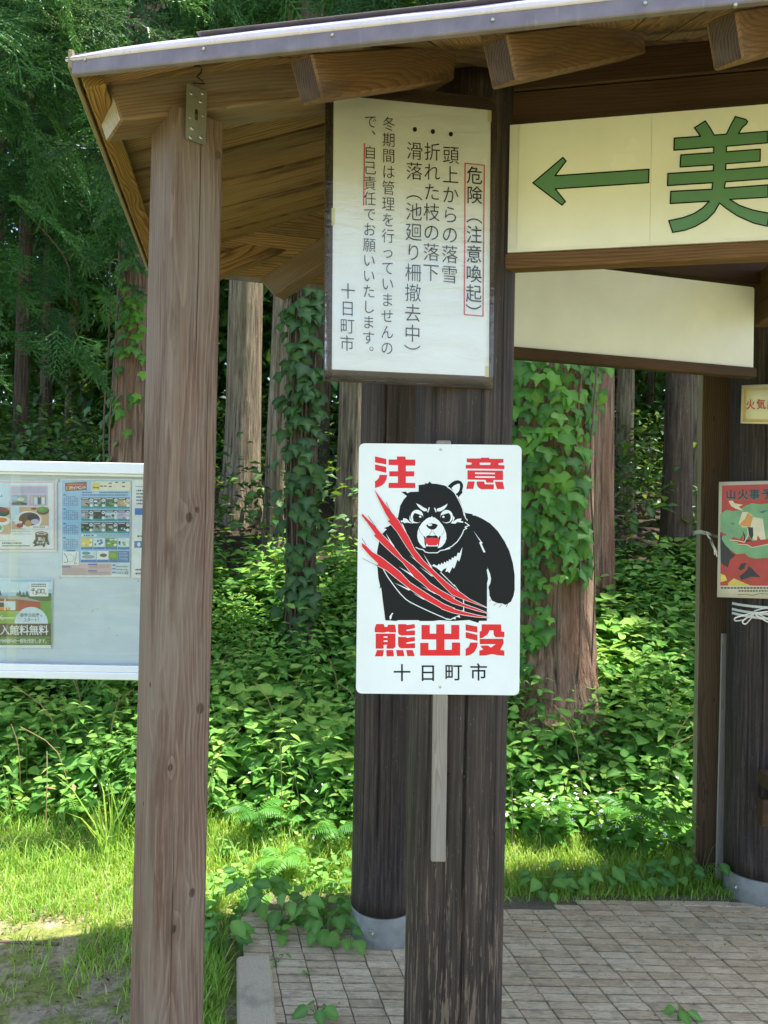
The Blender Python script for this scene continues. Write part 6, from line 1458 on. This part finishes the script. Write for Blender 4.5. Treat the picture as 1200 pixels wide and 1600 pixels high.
for _ in range(40): y_ = rgv.uniform(990, 1125); spots.append((rgv.uniform(798, 838 - (y_ - 1000) * 0.1), y_, rgv.uniform(12, 20)))
spots.sort(key=lambda s: -s[1]); ivy(tree_objs[0], 'bright green ivy climbing the thick cedar behind the shelter', spots, M_ivy, 4.7, 868, 66, tree_objs[0][2] * 1.1, 10)
spots = []
for _ in range(95):
    t_ = rgv.random(); y_ = 330 + 400 * t_; x_ = rgv.gauss(205, 16) if y_ < 520 else (rgv.gauss(165, 16) if rgv.random() < 0.55 else rgv.uniform(180, 226)); spots.append((min(x_, 228), y_, rgv.uniform(12, 24)))
ivy(tree_objs[5], 'scattered light green ivy on the cedar behind the weathered post', spots, M_ivy, 5.3, 216, 42, tree_objs[5][2] * 1.1, 30)
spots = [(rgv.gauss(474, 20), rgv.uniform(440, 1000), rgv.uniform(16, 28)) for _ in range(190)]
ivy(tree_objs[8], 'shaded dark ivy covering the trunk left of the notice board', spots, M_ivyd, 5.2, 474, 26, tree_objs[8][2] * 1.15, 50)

# ------------------------------------------------------------------ ferns and single weeds
def frond_mesh(seed, n=15):
    rg2 = np.random.default_rng(seed); P, F, U, S = [], [], [], []
    for i in range(n):
        u = 0.1 + 0.88 * i / n; b0 = np.array([0, u * (1 - 0.25 * u), 0.55 * u - 0.85 * u * u]); w = 0.30 * math.sin(math.pi * min(1, u * 0.85 + 0.18)) + 0.02
        for s in (-1, 1): P.append(b0); F.append([s, 0.35, -0.15 + rg2.normal(0, .08)]); U.append([0, 0.2, 1]); S.append([w * 0.75, w, w])
    v, f, r = scatter(np.array(LANCE[0]), np.array(LANCE[1]), np.array(P), basis(np.array(F, float), np.array(U, float)), np.array(S), np.zeros(len(P)))
    m = len(v); us = np.linspace(0, 1, 9); ax = np.array([[w, u * (1 - .25 * u), .55 * u - .85 * u * u] for u in us for w in (-.006, .006)]); af = [(2 * i, 2 * i + 1, 2 * i + 3) for i in range(8)] + [(2 * i, 2 * i + 3, 2 * i + 2) for i in range(8)]
    me = bpy.data.meshes.new('frond'); me.from_pydata(np.concatenate([v, ax]).tolist(), [], [tuple(int(k) for k in q) for q in np.concatenate([f, np.array(af) + m])]); me.materials.append(M_fern); me.update(); return me
FR = [frond_mesh(s) for s in range(3)]
def on_ground(px, py, off=0.0):
    for Y in np.arange(2.0, 9, 0.02):
        p = W(px, py, Y)
        if p.z <= max(H(p.x, p.y), -0.03) + off: return p
    return p
def fern(px, py, off, label, n, L, seed, az0=-math.pi / 2, spread=2.2):
    p = on_ground(px, py, off); p.z = H(p.x, p.y); root = thing('fern', p, label, 'fern', 'ferns in the undergrowth'); r = random.Random(seed)
    for k in range(n):
        a = az0 + spread * (k / max(n - 1, 1) - 0.5) * 2 + r.uniform(-.2, .2); s = L * 0.72 * r.uniform(.7, 1.1); e = r.uniform(0.5, 0.9)
        o = link('frond', FR[k % 3], root); o.location = (0, 0, off * 0.55); o.rotation_euler = (e * 0.6, 0, a - math.pi / 2); o.scale = (s, s, s)
fern(985, 1235, 0.28, 'bright fern in front of the ivy-clad cedar base', 7, 0.34, 1); fern(35, 1105, 0.36, 'fern below the bulletin board at the left edge', 6, 0.34, 2, 0.2, 1.4)
fern(440, 1325, 0.15, 'fern right of the weathered post at the foot of the bank', 5, 0.26, 3); fern(525, 1270, 0.2, 'yellow-green fern beside the rear log pillar', 6, 0.28, 4, -2.2, 1.6); fern(860, 1225, 0.3, 'fern among the flowers right of the front pillar', 6, 0.28, 6); fern(400, 1230, 0.3, 'fern on the bank just right of the weathered post', 6, 0.3, 7); fern(120, 1240, 0.2, 'small fern under the bulletin board', 5, 0.24, 8); fern(1025, 1210, 0.45, 'shaded fern left of the brown square post', 5, 0.3, 5)
def weed(px, py, label, n, leaf, h, temp, seed, spread=1.0, group='weeds round the shelter'):
    p = on_ground(px, py); p.z = max(H(p.x, p.y), -0.012); root = thing('weed', p, label, 'weed', group); r = random.Random(seed); st = MB()
    me = []
    for k in range(3):
        T_ = TEMPS[temp] if temp in TEMPS else None
        m = bpy.data.meshes.new('leaf'); vv = [(x * r.uniform(.95, 1.05), y, z) for x, y, z in T_[0]]; m.from_pydata(vv, [], T_[1]); at = m.attributes.new('vein', 'FLOAT', 'POINT'); at.data.foreach_set('value', [1.0 if i % 3 == 0 else 0.0 for i in range(len(vv))]); m.polygons.foreach_set('use_smooth', [True] * len(T_[1])); m.materials.append(M_weed); m.update(); me.append(m)
    for k in range(n):
        a = k * 2.4 + r.uniform(-.4, .4); hh = h * r.uniform(.45, 1.0); rad = spread * h * r.uniform(.2, .7); q = Vector((math.cos(a) * rad, math.sin(a) * rad * 0.8, hh)); st.tube([(0, 0, 0), (q.x * .4, q.y * .4, hh * .7), q[:]], [0.002, 0.0016, 0.0012], 4, cap=False)
        s = leaf * r.uniform(.7, 1.15); Rm = basis(np.array([[math.cos(a), math.sin(a) - 0.35, r.uniform(-.5, .15)]]), np.array([[r.gauss(0, .25), r.gauss(-.45, .2), 1.0]]))[0]
        M = Matrix(((Rm[0][0] * s, Rm[0][1] * s, Rm[0][2] * s, q.x), (Rm[1][0] * s, Rm[1][1] * s, Rm[1][2] * s, q.y), (Rm[2][0] * s, Rm[2][1] * s, Rm[2][2] * s, q.z), (0, 0, 0, 1))); o = link('leaf', me[k % 3], root); o.matrix_basis = M
    st.build('stem', M_stem, root)
weed(505, 1478, 'broad-leaved weed in front of the rear pillar footing', 16, 0.075, 0.12, 'o', 1, 1.3); weed(440, 1462, 'broad-leaved weed at the corner of the kerb', 15, 0.08, 0.15, 'o', 2, 1.2); weed(395, 1440, 'broad-leaved weed behind the concrete kerb', 12, 0.075, 0.15, 'o', 3, 1.0)
weed(545, 1490, 'small weed pressed against the rear pillar footing', 6, 0.06, 0.07, 'h', 4); weed(350, 1500, 'weed between the timber post and the kerb', 9, 0.07, 0.12, 'o', 5)
weed(495, 1606, 'green weed sprouting from the paving at the bottom edge', 6, 0.05, 0.05, 'o', 6, 1.3); weed(1060, 1610, 'three-leaved seedling in a paving joint at bottom right', 4, 0.05, 0.05, 'o', 7, 0.9); weed(1185, 1478, 'tiny weed tuft in a paving joint at the right', 5, 0.018, 0.02, 'l', 8)
weed(800, 1478, 'tiny weed in a joint right of the front pillar', 4, 0.016, 0.014, 'o', 9); weed(917, 1501, 'tiny green sprout in the middle of the paving', 4, 0.016, 0.014, 'o', 10); weed(433, 1520, 'seedling in the gap between kerb and paving', 5, 0.03, 0.04, 'l', 11); weed(480, 1540, 'thin weed tuft between the first setts', 6, 0.02, 0.025, 'l', 12)
for k, (px, py) in enumerate(((1095, 1385), (1060, 1392), (1010, 1398), (950, 1400), (900, 1405), (850, 1410), (1118, 1360))): weed(px, py, ['creeper at the foot of the brown square post', 'creeper just left of the square post on the paving edge', 'creeper on the paving edge, third from the square post', 'creeper in the middle of the far paving edge', 'creeper on the paving edge left of the middle', 'creeper on the paving edge nearest the front pillar', 'weed between the square post and the leaning plank'][k], 11, 0.055, 0.10 if k not in (0, 6) else 0.2, 'h', 20 + k, 1.4)
# fallen twig on the moss
b = MB(); b.tube(smooth_path([on_ground(-40, 1474) + Vector((0, 0, .008)), on_ground(30, 1477) + Vector((0, 0, .01)), on_ground(92, 1479) + Vector((0, 0, .008))], 4), 0.006, 6); tag(b.build('fallen_twig', M_twig, smooth=True), 'thin fallen twig lying on the mossy ground at left', 'twig')

# ------------------------------------------------------------------ litter: dry leaves, twigs and crumbs of soil
rg = np.random.default_rng(77)
M_litter = leafmat('dry litter', ['4a3826', '6e5438', '8f7450', 'b09a74'], 0.8, 0.05, '8f7450', spec=0.1)
def litter(name, label, P, s0, s1):
    n = len(P); a = rg.random(n) * 6.28
    v, f, r = scatter(QUADL[0], QUADL[1], P, basis(np.stack([np.cos(a), np.sin(a), rg.normal(0, .15, n)], 1), np.tile([0, 0, 1.0], (n, 1)) + rg.normal(0, .3, (n, 3))), np.stack([rg.uniform(s0, s1, n) * rg.uniform(0.3, 1, n), rg.uniform(s0, s1, n), rg.uniform(s0, s1, n)], 1), rg.random(n))
    tag(np_mesh(name, v, f, r, M_litter), label, 'litter', kind='stuff')
x = rg.uniform(-1.9, -0.4, 900); y = rg.uniform(2.1, 3.0, 900); litter('ground_litter', 'dry leaf bits and crumbs scattered on the mossy ground', np.stack([x, y, H_np(x, y) + 0.008], 1), 0.006, 0.03)
x = rg.uniform(-0.4, 2.2, 420); y = np.where(rg.random(420) < 0.55, rg.uniform(2.9, 3.1, 420), rg.uniform(2.2, 3.0, 420)); litter('paving_litter', 'small dry leaf bits lying on the paving', np.stack([x, y, np.full(420, 0.004)], 1), 0.004, 0.016)
x, y = sample(260, 3.7, 5.2); litter('bank_litter', 'dead brown leaves caught in the undergrowth', np.stack([x, y, H_np(x, y) + rg.uniform(0.05, 0.3, len(x))], 1), 0.03, 0.07)
st = MB()
for k in range(70):
    x, y = rg.uniform(-1.9, 2.2), rg.uniform(3.5, 4.8); z = H(x, y); h = rg.uniform(0.25, 0.6); lx, ly = rg.normal(0, .2), rg.normal(-.1, .15)
    st.tube(smooth_path([(x, y, z), (x + lx * h * .4, y + ly * h * .5, z + h * .7), (x + lx * h * 1.3, y + ly * h * 1.3, z + h)], 3), 0.0022, 4, cap=False)
tag(st.build('dry_stems', plain('dry tan stems', 'a08a62', 0.8, 0.2, 30)), 'dry tan stems standing among the green undergrowth', 'stems', kind='stuff')
